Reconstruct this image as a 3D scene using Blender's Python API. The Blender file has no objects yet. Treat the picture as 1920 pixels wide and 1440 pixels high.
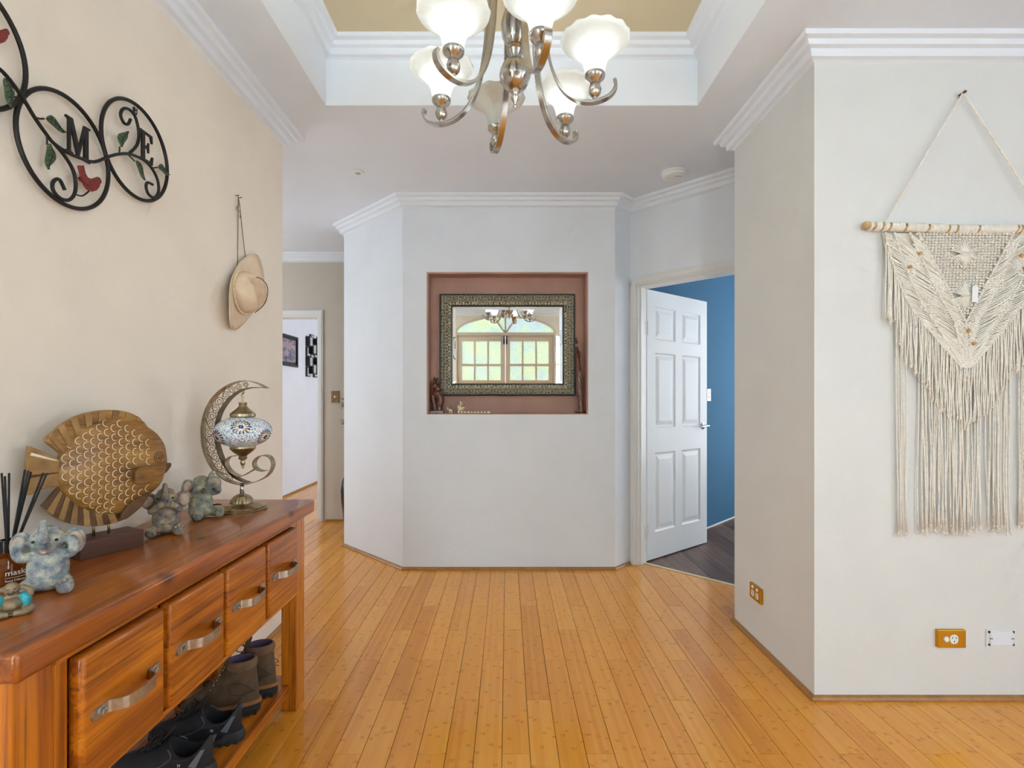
import bpy, bmesh, math, random
from mathutils import Vector, Matrix, Euler
random.seed(7)
S = bpy.context.scene
COL = S.collection
PI = math.pi
R = math.radians

# ------------------------------------------------------------------ camera
F = 975.0            # focal length in pixels of a 1920 px wide frame
VX, VY = 951.0, 748.0
CH = 1.22
cam_d = bpy.data.cameras.new('camera')
cam = bpy.data.objects.new('camera', cam_d)
COL.objects.link(cam)
cam.location = (0, 0, CH)
cam.rotation_euler = (R(90), 0, 0)
cam_d.sensor_fit = 'HORIZONTAL'
cam_d.sensor_width = 36
cam_d.lens = F / 1920 * 36
cam_d.shift_x = (960 - VX) / 1920
cam_d.shift_y = (VY - 720) / 1920
cam_d.clip_start = 0.02
S.camera = cam

# ------------------------------------------------------------------ world, lights, exposure
S.view_settings.view_transform = 'Standard'
S.view_settings.look = 'None'
S.view_settings.gamma = 1
S.view_settings.use_curve_mapping = False
S.view_settings.exposure = 1.0
world = bpy.data.worlds.new('world')
S.world = world
world.use_nodes = True
world.node_tree.nodes['Background'].inputs[0].default_value = (0.80, 0.90, 1.0, 1)
world.node_tree.nodes['Background'].inputs[1].default_value = 1.0


def area(name, loc, rot, sx, sy, power, col):
    d = bpy.data.lights.new(name, 'AREA')
    d.shape = 'RECTANGLE'
    d.size, d.size_y = sx, sy
    d.energy = power
    d.color = col
    o = bpy.data.objects.new(name, d)
    o.location = loc
    o.rotation_euler = rot
    COL.objects.link(o)
    return o


# daylight through unseen window openings; rear and living windows added to light the room
area('added_rear_window_fill', (2.35, -3.37, 1.3), (R(90), 0, 0), 2.0, 2.2, 3.0, (0.75, 0.90, 1.0))
area('added_living_window_fill', (3.66, -1.0, 1.3), (0, R(90), 0), 2.1, 2.3, 17, (0.75, 0.90, 1.0))
area('daylight_hall_window', (-3.66, 4.0, 1.4), (0, R(-90), 0), 1.8, 1.6, 15, (0.88, 0.95, 1.0))
area('daylight_lounge_window', (0.66, 7.2, 1.4), (0, R(90), 0), 1.9, 2.4, 31, (0.80, 0.89, 1.0))
area('daylight_bedroom_window', (3.66, 4.7, 1.4), (0, R(90), 0), 1.9, 2.2, 20, (0.92, 0.97, 1.0))
S.cycles.max_bounces = 6
S.cycles.diffuse_bounces = 4
S.cycles.glossy_bounces = 3
S.cycles.transmission_bounces = 4
S.cycles.use_adaptive_sampling = True
S.cycles.adaptive_threshold = 0.12
S.cycles.adaptive_min_samples = 12
S.cycles.sample_clamp_indirect = 6.0
S.cycles.use_denoising = True


# ------------------------------------------------------------------ helpers
def at(px, py, Y):
    return Vector(((px - VX) * Y / F, Y, CH - (py - VY) * Y / F))


def on_left_plane(px, py, X):          # point of a plane parallel to the left wall
    Y = X * F / (px - VX)
    return Vector((X, Y, CH - (py - VY) * Y / F))


def spline(pts, n=8, closed=False):
    P = [Vector(p) for p in pts]
    m = len(P)
    out = []
    rng = m if closed else m - 1
    for i in range(rng):
        if closed:
            p0, p1, p2, p3 = P[(i - 1) % m], P[i], P[(i + 1) % m], P[(i + 2) % m]
        else:
            p0, p1, p2, p3 = P[max(i - 1, 0)], P[i], P[i + 1], P[min(i + 2, m - 1)]
        for k in range(n):
            t = k / n
            out.append(0.5 * ((2 * p1) + (p2 - p0) * t + (2 * p0 - 5 * p1 + 4 * p2 - p3) * t * t
                              + (3 * p1 - p0 - 3 * p2 + p3) * t ** 3))
    if not closed:
        out.append(P[-1].copy())
    return out


class MB:
    def __init__(self):
        self.v, self.f, self.mi = [], [], []

    def add(self, vs, fs, mi=0):
        b = len(self.v)
        self.v += [Vector(v) for v in vs]
        self.f += [tuple(i + b for i in f) for f in fs]
        self.mi += [mi] * len(fs)
        return self

    def box(self, c, s, rot=None, mi=0):
        c = Vector(c)
        x, y, z = s[0] / 2, s[1] / 2, s[2] / 2
        vs = [Vector(p) for p in ((-x, -y, -z), (x, -y, -z), (x, y, -z), (-x, y, -z),
                                  (-x, -y, z), (x, -y, z), (x, y, z), (-x, y, z))]
        if rot is not None:
            vs = [rot @ v for v in vs]
        return self.add([v + c for v in vs], [(0, 3, 2, 1), (4, 5, 6, 7), (0, 1, 5, 4), (1, 2, 6, 5),
                                              (2, 3, 7, 6), (3, 0, 4, 7)], mi)

    def b2(self, x0, x1, y0, y1, z0, z1, mi=0):
        return self.box(((x0 + x1) / 2, (y0 + y1) / 2, (z0 + z1) / 2), (x1 - x0, y1 - y0, z1 - z0), None, mi)

    def poly(self, pts, z0, z1, mi=0):       # vertical prism over a plan polygon
        n = len(pts)
        a = sum(pts[i][0] * pts[(i + 1) % n][1] - pts[(i + 1) % n][0] * pts[i][1] for i in range(n))
        if a < 0:
            pts = pts[::-1]
        vs = [(p[0], p[1], z0) for p in pts] + [(p[0], p[1], z1) for p in pts]
        fs = [tuple(range(n))[::-1], tuple(range(n, 2 * n))]
        fs += [(i, (i + 1) % n, n + (i + 1) % n, n + i) for i in range(n)]
        return self.add(vs, fs, mi)

    def plate(self, pts, nrm, t, mi=0):      # flat shape given by 3D points, given thickness along nrm
        n = len(pts)
        nrm = Vector(nrm).normalized()
        P = [Vector(p) for p in pts]
        area = Vector((0, 0, 0))
        for i in range(n):
            area += (P[i] - P[0]).cross(P[(i + 1) % n] - P[0])
        if area.dot(nrm) < 0:
            P = P[::-1]
        vs = [p - nrm * t / 2 for p in P] + [p + nrm * t / 2 for p in P]
        fs = [tuple(range(n))[::-1], tuple(range(n, 2 * n))]
        fs += [(i, (i + 1) % n, n + (i + 1) % n, n + i) for i in range(n)]
        return self.add(vs, fs, mi)

    def tube(self, pts, r, seg=8, mi=0, cap=True, closed=False):
        P = [Vector(p) for p in pts]
        n = len(P)
        rr = r if isinstance(r, (list, tuple)) else [r] * n
        vs, fs = [], []
        up = None
        for i in range(n):
            if closed:
                t = P[(i + 1) % n] - P[(i - 1) % n]
            else:
                t = P[min(i + 1, n - 1)] - P[max(i - 1, 0)]
            if t.length < 1e-9:
                t = Vector((0, 0, 1))
            t.normalize()
            if up is None:
                up = Vector((0, 0, 1)) if abs(t.z) < 0.9 else Vector((1, 0, 0))
            s = t.cross(up)
            if s.length < 1e-6:
                s = t.cross(Vector((0.3, 1, 0.2)))
            s.normalize()
            up = s.cross(t).normalized()
            for k in range(seg):
                a = 2 * PI * k / seg
                vs.append(P[i] + (s * math.cos(a) + up * math.sin(a)) * rr[i])
        for i in range(n if closed else n - 1):
            j = (i + 1) % n
            for k in range(seg):
                l = (k + 1) % seg
                fs.append((i * seg + k, i * seg + l, j * seg + l, j * seg + k))
        if cap and not closed:
            fs.append(tuple(range(seg))[::-1])
            fs.append(tuple(range((n - 1) * seg, n * seg)))
        return self.add(vs, fs, mi)

    def ribbon(self, pts, wdir, w, t, mi=0):   # flat bar along a path, broad side along wdir
        P = [Vector(p) for p in pts]
        n = len(P)
        vs, fs = [], []
        for i in range(n):
            d = (P[min(i + 1, n - 1)] - P[max(i - 1, 0)]).normalized()
            wd = wdir(i) if callable(wdir) else Vector(wdir)
            ww = w[i] if isinstance(w, (list, tuple)) else w
            nn = d.cross(wd).normalized()
            for a, b in ((-1, -1), (1, -1), (1, 1), (-1, 1)):
                vs.append(P[i] + wd * (a * ww / 2) + nn * (b * t / 2))
        for i in range(n - 1):
            for k in range(4):
                l = (k + 1) % 4
                fs.append((i * 4 + k, i * 4 + l, (i + 1) * 4 + l, (i + 1) * 4 + k))
        fs.append((3, 2, 1, 0))
        b = (n - 1) * 4
        fs.append((b, b + 1, b + 2, b + 3))
        return self.add(vs, fs, mi)

    def lathe(self, prof, seg=24, c=(0, 0, 0), rot=None, mi=0, mod=None, cap=True):
        c = Vector(c)
        vs, fs = [], []
        n = len(prof)
        for i, (r, z) in enumerate(prof):
            for k in range(seg):
                a = 2 * PI * k / seg
                q = r if mod is None else r * mod(a, i / (n - 1))
                p = Vector((q * math.cos(a), q * math.sin(a), z))
                if rot is not None:
                    p = rot @ p
                vs.append(p + c)
        for i in range(n - 1):
            for k in range(seg):
                l = (k + 1) % seg
                fs.append((i * seg + k, i * seg + l, (i + 1) * seg + l, (i + 1) * seg + k))
        if cap:
            fs.append(tuple(range(seg))[::-1])
            fs.append(tuple(range((n - 1) * seg, n * seg)))
        return self.add(vs, fs, mi)

    def ball(self, c, r, seg=16, rings=10, rot=None, mi=0):
        c = Vector(c)
        if not isinstance(r, (tuple, list, Vector)):
            r = (r, r, r)
        vs, fs = [], []
        pts = [Vector((0, 0, -1))]
        for i in range(1, rings):
            ph = -PI / 2 + PI * i / rings
            for k in range(seg):
                a = 2 * PI * k / seg
                pts.append(Vector((math.cos(ph) * math.cos(a), math.cos(ph) * math.sin(a), math.sin(ph))))
        pts.append(Vector((0, 0, 1)))
        for p in pts:
            q = Vector((p.x * r[0], p.y * r[1], p.z * r[2]))
            if rot is not None:
                q = rot @ q
            vs.append(q + c)
        for k in range(seg):
            fs.append((0, 1 + (k + 1) % seg, 1 + k))
        for i in range(rings - 2):
            for k in range(seg):
                l = (k + 1) % seg
                a = 1 + i * seg
                fs.append((a + k, a + l, a + seg + l, a + seg + k))
        last = len(pts) - 1
        a = 1 + (rings - 2) * seg
        for k in range(seg):
            fs.append((a + k, a + (k + 1) % seg, last))
        return self.add(vs, fs, mi)

    def grid(self, rows, mi=0, closed=True, cap0=False, cap1=False):   # rows of equal point lists
        n, m = len(rows), len(rows[0])
        vs = [p for r in rows for p in r]
        fs = []
        for i in range(n - 1):
            for k in range(m if closed else m - 1):
                l = (k + 1) % m
                fs.append((i * m + k, i * m + l, (i + 1) * m + l, (i + 1) * m + k))
        if cap0:
            fs.append(tuple(range(m))[::-1])
        if cap1:
            fs.append(tuple(range((n - 1) * m, n * m)))
        return self.add(vs, fs, mi)

    def mesh(self, name, mats, smooth=None, off=None):
        me = bpy.data.meshes.new(name)
        vs = self.v if off is None else [v - off for v in self.v]
        me.from_pydata([tuple(v) for v in vs], [], self.f)
        if not isinstance(mats, (list, tuple)):
            mats = [mats]
        for m in mats:
            me.materials.append(m)
        if len(mats) > 1:
            me.polygons.foreach_set('material_index', self.mi)
        if smooth:
            me.shade_smooth()
            if smooth is not True:
                me.set_sharp_from_angle(angle=R(smooth))
        me.update()
        return me

    def build(self, name, mats, parent=None, smooth=None, bevel=None, world=False, seg=2,
              remesh=None, subsurf=None, solid=None, fixn=False):
        off = None
        if isinstance(world, Vector):
            off = world
        elif world and parent is not None:
            off = parent.location.copy()
            if parent.parent is not None:
                off += parent.parent.location
        me = self.mesh(name, mats, smooth, off)
        if fixn:
            bm = bmesh.new()
            bm.from_mesh(me)
            bmesh.ops.recalc_face_normals(bm, faces=bm.faces)
            bm.to_mesh(me)
            bm.free()
        o = bpy.data.objects.new(name, me)
        COL.objects.link(o)
        if parent is not None:
            o.parent = parent
        if isinstance(world, Vector):
            o.location = world
        if remesh:
            md = o.modifiers.new('remesh', 'REMESH')
            md.mode = 'VOXEL'
            md.voxel_size = remesh
            md.use_smooth_shade = True
            ms = o.modifiers.new('smooth', 'SMOOTH')
            ms.iterations = 4
            ms.factor = 0.5
        if solid:
            md = o.modifiers.new('solid', 'SOLIDIFY')
            md.thickness = solid
            md.offset = 0
        if bevel:
            md = o.modifiers.new('bevel', 'BEVEL')
            md.width = bevel
            md.segments = seg
            md.limit_method = 'ANGLE'
            md.angle_limit = R(35)
        if subsurf:
            md = o.modifiers.new('sub', 'SUBSURF')
            md.levels = subsurf
            md.render_levels = subsurf
        return o


def tag(o, label, cat, group=None):
    o['label'] = label
    o['category'] = cat
    if group:
        o['group'] = group
    return o


def thing(name, label, cat, loc=(0, 0, 0), rz=0.0, group=None):
    o = bpy.data.objects.new(name, None)
    COL.objects.link(o)
    o.empty_display_size = 0.05
    o.location = loc
    o.rotation_euler = (0, 0, rz)
    return tag(o, label, cat, group)


def struct(o, label=None):
    o['kind'] = 'structure'
    if label:
        o['label'] = label
    return o


def stuff(o):
    o['kind'] = 'stuff'
    return o


# ------------------------------------------------------------------ materials
def srgb(r, g, b):
    def c(x):
        x = x / 255
        return x / 12.92 if x <= 0.04045 else ((x + 0.055) / 1.055) ** 2.4
    return (c(r), c(g), c(b), 1.0)


class NT:
    def __init__(self, name):
        self.m = bpy.data.materials.new(name)
        self.m.use_nodes = True
        self.t = self.m.node_tree
        self.p = self.t.nodes['Principled BSDF']
        self.out = self.t.nodes['Material Output']

    def n(self, typ, **kw):
        nd = self.t.nodes.new(typ)
        for k, v in kw.items():
            if hasattr(nd, k):
                setattr(nd, k, v)
            else:
                nd.inputs[k.replace('_', ' ')].default_value = v
        return nd

    def l(self, a, b):
        self.t.links.new(a, b)

    def math(self, op, a, b=None, clamp=False):
        nd = self.t.nodes.new('ShaderNodeMath')
        nd.operation = op
        nd.use_clamp = clamp
        for i, x in enumerate((a, b)):
            if x is None:
                continue
            if isinstance(x, (int, float)):
                nd.inputs[i].default_value = x
            else:
                self.l(x, nd.inputs[i])
        return nd.outputs[0]

    def mix(self, fac, a, b, blend='MIX'):
        nd = self.t.nodes.new('ShaderNodeMix')
        nd.data_type = 'RGBA'
        nd.blend_type = blend
        for s, x in ((nd.inputs[0], fac), (nd.inputs[6], a), (nd.inputs[7], b)):
            if isinstance(x, (int, float)):
                s.default_value = x
            elif isinstance(x, tuple):
                s.default_value = x
            else:
                self.l(x, s)
        return nd.outputs[2]

    def ramp(self, fac, stops):
        nd = self.t.nodes.new('ShaderNodeValToRGB')
        cr = nd.color_ramp
        cr.elements[0].position, cr.elements[0].color = stops[0]
        cr.elements[1].position, cr.elements[1].color = stops[-1]
        for p, c in stops[1:-1]:
            e = cr.elements.new(p)
            e.color = c
        self.l(fac, nd.inputs[0])
        return nd.outputs[0]

    def coords(self, scale=(1, 1, 1), rnd=False, kind='Object'):
        tc = self.t.nodes.new('ShaderNodeTexCoord')
        mp = self.t.nodes.new('ShaderNodeMapping')
        mp.inputs['Scale'].default_value = scale
        self.l(tc.outputs[kind], mp.inputs[0])
        if rnd:
            oi = self.t.nodes.new('ShaderNodeObjectInfo')
            v = self.t.nodes.new('ShaderNodeVectorMath')
            v.operation = 'SCALE'
            v.inputs[0].default_value = (13.1, 7.7, 9.3)
            self.l(oi.outputs['Random'], v.inputs['Scale'])
            self.l(v.outputs[0], mp.inputs['Location'])
        return mp.outputs[0]

    def noise(self, vec, scale=5, detail=4, rough=0.55, dist=0.0):
        nd = self.t.nodes.new('ShaderNodeTexNoise')
        nd.inputs['Scale'].default_value = scale
        nd.inputs['Detail'].default_value = detail
        nd.inputs['Roughness'].default_value = rough
        nd.inputs['Distortion'].default_value = dist
        self.l(vec, nd.inputs['Vector'])
        return nd.outputs[0]

    def bump(self, h, strength=0.3, dist=0.01):
        nd = self.t.nodes.new('ShaderNodeBump')
        nd.inputs['Strength'].default_value = strength
        nd.inputs['Distance'].default_value = dist
        self.l(h, nd.inputs['Height'])
        self.l(nd.outputs[0], self.p.inputs['Normal'])

    def base(self, c):
        if isinstance(c, tuple):
            self.p.inputs['Base Color'].default_value = c
        else:
            self.l(c, self.p.inputs['Base Color'])

    def set(self, rough=0.5, metal=0.0, spec=0.5, coat=0.0, coat_rough=0.1, trans=0.0, ior=1.5, alpha=1.0):
        i = self.p.inputs
        i['Roughness'].default_value = rough
        i['Metallic'].default_value = metal
        i['Specular IOR Level'].default_value = spec
        i['Coat Weight'].default_value = coat
        i['Coat Roughness'].default_value = coat_rough
        i['Transmission Weight'].default_value = trans
        i['IOR'].default_value = ior
        i['Alpha'].default_value = alpha


def plain(name, col, rough=0.5, metal=0.0, spec=0.5, coat=0.0, var=0.0, vs=20, bump=0.0, bs=80, bd=0.002):
    k = NT(name)
    k.set(rough, metal, spec, coat)
    if var or bump:
        co = k.coords()
    if var:
        f = k.noise(co, vs, 4)
        d = tuple(max(0, c * (1 - var)) for c in col[:3]) + (1,)
        e = tuple(min(1, c * (1 + var)) for c in col[:3]) + (1,)
        k.base(k.ramp(f, [(0.3, d), (0.7, e)]))
    else:
        k.base(col)
    if bump:
        k.bump(k.noise(co, bs, 3), bump, bd)
    return k.m


def wood(name, c1, c2, axis=1, scale=1.0, rough=0.35, coat=0.0, dark=0.35, bump=0.1):
    k = NT(name)
    k.set(rough, 0, 0.5, coat, 0.12)
    sc = [22 * scale] * 3
    sc[axis] = 1.3 * scale
    co = k.coords(tuple(sc), rnd=True)
    n1 = k.noise(co, 1.0, 6, 0.6, 0.6)
    col = k.ramp(n1, [(0.25, c1), (0.5, tuple((a + b) / 2 for a, b in zip(c1, c2))), (0.75, c2)])
    sc2 = [140 * scale] * 3
    sc2[axis] = 3.5 * scale
    co2 = k.coords(tuple(sc2), rnd=True)
    n2 = k.noise(co2, 1.0, 3, 0.6)
    f = k.math('MULTIPLY', k.math('GREATER_THAN', n2, 0.6), dark)
    col = k.mix(f, col, tuple(c * 0.35 for c in c1[:3]) + (1,))
    k.base(col)
    k.bump(n2, bump, 0.002)
    return k.m


def plaster(name, col, rough=0.85, var=0.02, bump=0.25):
    k = NT(name)
    k.set(rough, 0, 0.25)
    co = k.coords()
    n = k.noise(co, 3.0, 2, 0.6)
    d = tuple(c * (1 - var) for c in col[:3]) + (1,)
    e = tuple(min(1, c * (1 + var)) for c in col[:3]) + (1,)
    k.base(k.ramp(n, [(0.3, d), (0.7, e)]))
    if bump:
        k.bump(k.noise(co, 35, 1, 0.65), bump, 0.004)
    return k.m


mat = {}
mat['wall_white'] = plaster('paint off white', srgb(229, 234, 240))
mat['wall_light_offset'] = plaster('paint white light offset', srgb(222, 222, 219))  # warmer, darker copy of the white wall paint, offsetting brighter bluish light
mat['wall_cream'] = plaster('paint cream', srgb(243, 232, 218), var=0.03)
mat['wall_hall'] = plaster('paint taupe', srgb(204, 195, 182), bump=0)
mat['wall_blue'] = plaster('paint blue', srgb(62, 102, 130))
mat['wall_lounge'] = plaster('paint pale blue white', srgb(226, 229, 234), bump=0)
mat['ceiling'] = plaster('paint ceiling', srgb(230, 237, 246), var=0.015, bump=0)
mat['tray'] = plaster('paint tray cream', srgb(216, 203, 172), var=0.02, bump=0)
mat['cornice'] = plain('gloss plaster white', srgb(234, 239, 246), 0.6, spec=0.3)
mat['gloss_white'] = plain('gloss enamel white', srgb(228, 228, 226), 0.35)
mat['niche'] = plaster('paint niche brown', srgb(184, 147, 133), var=0.12, bump=0.3)
mat['skirt'] = wood('timber scotia', srgb(146, 96, 44), srgb(178, 126, 66), 1, 1.0, 0.35)
mat['dark_gap'] = plain('dark subfloor', srgb(70, 42, 18), 0.9)
mat['black'] = plain('black paint', srgb(22, 22, 24), 0.4)
mat['white_plastic'] = plain('white plastic', srgb(236, 236, 234), 0.35)
mat['nickel'] = plain('brushed nickel', srgb(190, 184, 176), 0.24, 1.0, var=0.08, vs=60)
mat['gold'] = plain('gold plate', srgb(205, 150, 40), 0.28, 0.9)
mat['brass_old'] = plain('aged brass', srgb(150, 126, 92), 0.32, 1.0, var=0.25, vs=40)
mat['chrome'] = plain('chrome', srgb(215, 215, 215), 0.12, 1.0)


def mat_bamboo():
    k = NT('bamboo floor')
    k.set(0.15, 0, 0.5, 0.0)
    geo = k.n('ShaderNodeNewGeometry')
    oi = k.n('ShaderNodeObjectInfo')
    sep = k.n('ShaderNodeSeparateXYZ')
    k.l(geo.outputs['Position'], sep.inputs[0])
    rnd = k.math('FRACT', k.math('ADD', oi.outputs['Random'], geo.outputs['Random Per Island']))
    x, y = sep.outputs[0], sep.outputs[1]
    sx = k.math('DIVIDE', x, 0.0161)
    idx = k.math('FLOOR', sx)
    wn = k.n('ShaderNodeTexWhiteNoise', noise_dimensions='2D')
    cb = k.n('ShaderNodeCombineXYZ')
    k.l(idx, cb.inputs[0])
    k.l(rnd, cb.inputs[1])
    k.l(cb.outputs[0], wn.inputs['Vector'])
    sr = wn.outputs['Value']
    # fine fibre
    cf = k.n('ShaderNodeCombineXYZ')
    k.l(k.math('MULTIPLY', x, 420.0), cf.inputs[0])
    k.l(k.math('MULTIPLY', y, 5.0), cf.inputs[1])
    k.l(k.math('MULTIPLY', rnd, 40.0), cf.inputs[2])
    fib = k.noise(cf.outputs[0], 1.0, 3, 0.6)
    # cane joints, one each 0.26 m of every strip
    yy = k.math('ADD', y, k.math('MULTIPLY', sr, 3.7))
    cw = k.n('ShaderNodeCombineXYZ')
    k.l(k.math('MULTIPLY', x, 60.0), cw.inputs[0])
    k.l(k.math('MULTIPLY', y, 60.0), cw.inputs[1])
    wob = k.noise(cw.outputs[0], 2.0, 3, 0.6)
    yy = k.math('ADD', yy, k.math('MULTIPLY', wob, 0.05))
    ph = k.math('ABSOLUTE', k.math('SUBTRACT', k.math('FRACT', k.math('DIVIDE', yy, 0.27)), 0.5))
    node = k.math('MULTIPLY', k.math('SUBTRACT', 1.0, k.math('DIVIDE', ph, 0.03), True),
                  k.math('MULTIPLY', k.math('GREATER_THAN', wob, 0.42), 0.6))
    tone = k.math('ADD', k.math('ADD', k.math('MULTIPLY', rnd, 0.40), 0.12), k.math('MULTIPLY', sr, 0.26))
    tone = k.math('ADD', tone, k.math('MULTIPLY', k.math('SUBTRACT', fib, 0.5), 0.6))
    col = k.ramp(tone, [(0.0, srgb(198, 120, 32)), (0.35, srgb(224, 148, 50)), (0.65, srgb(232, 160, 62)), (1.0, srgb(240, 174, 80))])
    col = k.mix(node, col, srgb(152, 88, 20))
    k.base(col)
    return k.m


def mat_plank():
    k = NT('dark plank floor')
    k.set(0.4, 0, 0.4)
    geo = k.n('ShaderNodeNewGeometry')
    oi = k.n('ShaderNodeObjectInfo')
    mp = k.n('ShaderNodeMapping')
    mp.inputs['Scale'].default_value = (30, 1.6, 1)
    k.l(geo.outputs['Position'], mp.inputs[0])
    v = k.n('ShaderNodeVectorMath', operation='SCALE')
    v.inputs[0].default_value = (3, 17, 5)
    k.l(oi.outputs['Random'], v.inputs['Scale'])
    k.l(v.outputs[0], mp.inputs['Location'])
    n = k.noise(mp.outputs[0], 1.0, 6, 0.65, 0.5)
    t = k.math('ADD', n, k.math('MULTIPLY', k.math('SUBTRACT', oi.outputs['Random'], 0.5), 0.25))
    k.base(k.ramp(t, [(0.25, srgb(62, 44, 36)), (0.55, srgb(104, 78, 64)), (0.8, srgb(132, 102, 84))]))
    return k.m


mat['bamboo'] = mat_bamboo()
mat['plank'] = mat_plank()

# ================================================================== the setting
CZ = 2.665        # ceiling
TZ = 2.97         # tray ceiling
LX = -1.21        # left wall face
RX = 1.246        # right wall face
FY = 2.11         # wall with the macrame
BY = 3.717        # niche wall
HY = 5.19         # far hall wall
EY = -0.9         # entry wall
XR = 3.5          # far right wall
RY = -3.2         # unseen rear wall of the living side, set back to even the light
PX = 1.2          # its inner corner beside the entry
W45 = Vector((0.7071, -0.7071))      # along the doorway wall
N45 = Vector((0.7071, 0.7071))       # out of the room through it
DA = Vector((0.911, 3.858))          # its left corner
DU0, DU1 = 0.06, 0.90                # door opening along the wall


def dw(u, n):
    p = DA + W45 * u + N45 * n
    return (p.x, p.y)


def wall(name, m, *parts):
    b = MB()
    for pts, z0, z1 in parts:
        b.poly(pts, z0, z1)
    return struct(b.build(name, m))


def rect(x0, x1, y0, y1):
    return [(x0, y0), (x1, y0), (x1, y1), (x0, y1)]


WT = CZ + 0.05
wall('wall_left', mat['wall_cream'], ([(LX, EY - 0.1), (LX, 2.8), (LX - 0.12, 2.8), (LX - 0.12, EY - 0.1)], 0, WT))
wall('wall_hall_near', mat['wall_hall'], (rect(-3.6, LX - 0.12, 2.68, 2.8), 0, WT))
# hall end with a window opening
wall('wall_hall_end', mat['wall_hall'], (rect(-3.62, -3.5, 2.68, 3.2), 0, WT), (rect(-3.62, -3.5, 4.8, 5.31), 0, WT),
     (rect(-3.62, -3.5, 3.2, 4.8), 0, 0.5), (rect(-3.62, -3.5, 3.2, 4.8), 2.3, WT))
HX0, HX1 = -2.70, -1.879
wall('wall_hall_far', mat['wall_hall'], (rect(-3.5, HX0, HY, HY + 0.12), 0, WT), (rect(HX1, 0.6, HY, HY + 0.12), 0, WT),
     (rect(HX0, HX1, HY, HY + 0.12), 2.045, WT))
wall('wall_hall_right', mat['wall_hall'], (rect(0.5, 0.62, 4.45, HY), 0, WT))
# room beyond the hall doorway
wall('wall_lounge_left', mat['wall_lounge'], (rect(-2.9, -2.78, HY + 0.12, 9.1), 0, WT))
wall('wall_lounge_far', mat['wall_lounge'], (rect(-2.78, 0.62, 9.0, 9.12), 0, WT))
wall('wall_lounge_right', mat['wall_lounge'], (rect(0.5, 0.62, HY + 0.12, 6.0), 0, WT), (rect(0.5, 0.62, 8.4, 9.0), 0, WT),
     (rect(0.5, 0.62, 6.0, 8.4), 0, 0.45), (rect(0.5, 0.62, 6.0, 8.4), 2.35, WT))
# niche wall with its opening
NX0, NX1, NZ0, NZ1, ND = -0.576, 0.579, 1.109, 2.127, 0.125
b = MB()
b.b2(-0.747, NX0, BY, BY + 0.14, 0, WT)
b.b2(NX1, 0.77, BY, BY + 0.14, 0, WT)
b.b2(NX0, NX1, BY, BY + 0.14, 0, NZ0)
b.b2(NX0, NX1, BY, BY + 0.14, NZ1, WT)
struct(b.build('wall_back', mat['wall_white']))
b = MB()
e = 0.012
b.b2(NX0, NX1, BY + ND, BY + ND + 0.03, NZ0, NZ1)
b.b2(NX0, NX0 + e, BY + 0.003, BY + ND, NZ0, NZ1)
b.b2(NX1 - e, NX1, BY + 0.003, BY + ND, NZ0, NZ1)
b.b2(NX0 + e, NX1 - e, BY + 0.003, BY + ND, NZ1 - e, NZ1)
b.b2(NX0 + e, NX1 - e, BY + 0.003, BY + ND, NZ0, NZ0 + 0.006)
struct(b.build('wall_niche', mat['niche']), 'brown painted lining of the wall niche')
wall('wall_back_left', mat['wall_white'], ([(-1.357, 4.45), (-1.357, 4.325), (-0.747, 3.717), (-0.747, 3.857), (-1.22, 4.45)], 0, WT))
wall('wall_back_right', mat['wall_white'], ([(0.77, 3.717), (0.911, 3.858), (0.88, 3.96), (0.77, 3.857)], 0, WT))
wall('wall_hall_back', mat['wall_hall'], (rect(-1.22, 0.5, 4.33, 4.45), 0, WT))
# wall with the white door
wall('wall_doorway', mat['wall_white'], ([dw(0, 0), dw(DU0, 0), dw(DU0, 0.11), dw(0, 0.11)], 0, WT),
     ([dw(DU0, 0), dw(DU1, 0), dw(DU1, 0.11), dw(DU0, 0.11)], 2.05, WT),
     ([dw(DU1, 0), dw(1.427, 0), dw(1.427, 0.11), dw(DU1, 0.11)], 0, WT))
wall('wall_right', mat['wall_light_offset'], (rect(RX, XR, FY, 2.85), 0, WT))
wall('wall_living', mat['wall_white'], (rect(XR, XR + 0.12, RY, -2.2), 0, WT), (rect(XR, XR + 0.12, 0.2, FY), 0, WT),
     (rect(XR, XR + 0.12, -2.2, 0.2), 0, 0.15), (rect(XR, XR + 0.12, -2.2, 0.2), 2.35, WT))
wall('wall_partition', mat['wall_white'], (rect(PX - 0.12, PX, RY - 0.12, EY - 0.12), 0, WT))
wall('wall_rear', mat['wall_white'], (rect(PX, 1.35, RY - 0.12, RY), 0, WT), (rect(3.35, XR + 0.12, RY - 0.12, RY), 0, WT),
     (rect(1.35, 3.35, RY - 0.12, RY), 0, 0.2), (rect(1.35, 3.35, RY - 0.12, RY), 2.4, WT))
# entry wall behind the camera: opening of the door set and of a window
EX0, EX1, EZ = -1.12, 1.06, 2.30
ECX = -0.03
ES = 2.30        # spring line of the fanlight
EA, EB = 0.82, 0.275


def arch(x):
    q = (x - ECX) / EA
    return ES + (EB * math.sqrt(max(0, 1 - q * q)) if abs(q) < 1 else 0)


b = MB()
b.b2(LX - 0.12, EX0, EY - 0.12, EY, 0, WT)
b.b2(EX1, PX, EY - 0.12, EY, 0, WT)
b.b2(EX0, ECX - EA, EY - 0.12, EY, ES, WT)
b.b2(ECX + EA, EX1, EY - 0.12, EY, ES, WT)
N = 28
for i in range(N):
    x0 = ECX - EA + 2 * EA * i / N
    x1 = ECX - EA + 2 * EA * (i + 1) / N
    vs = []
    for y in (EY - 0.12, EY):
        vs += [(x0, y, arch(x0)), (x1, y, arch(x1)), (x1, y, WT), (x0, y, WT)]
    b.add(vs, [(0, 1, 2, 3), (7, 6, 5, 4), (0, 4, 5, 1)])
struct(b.build('wall_entry', mat['wall_cream']))
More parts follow.
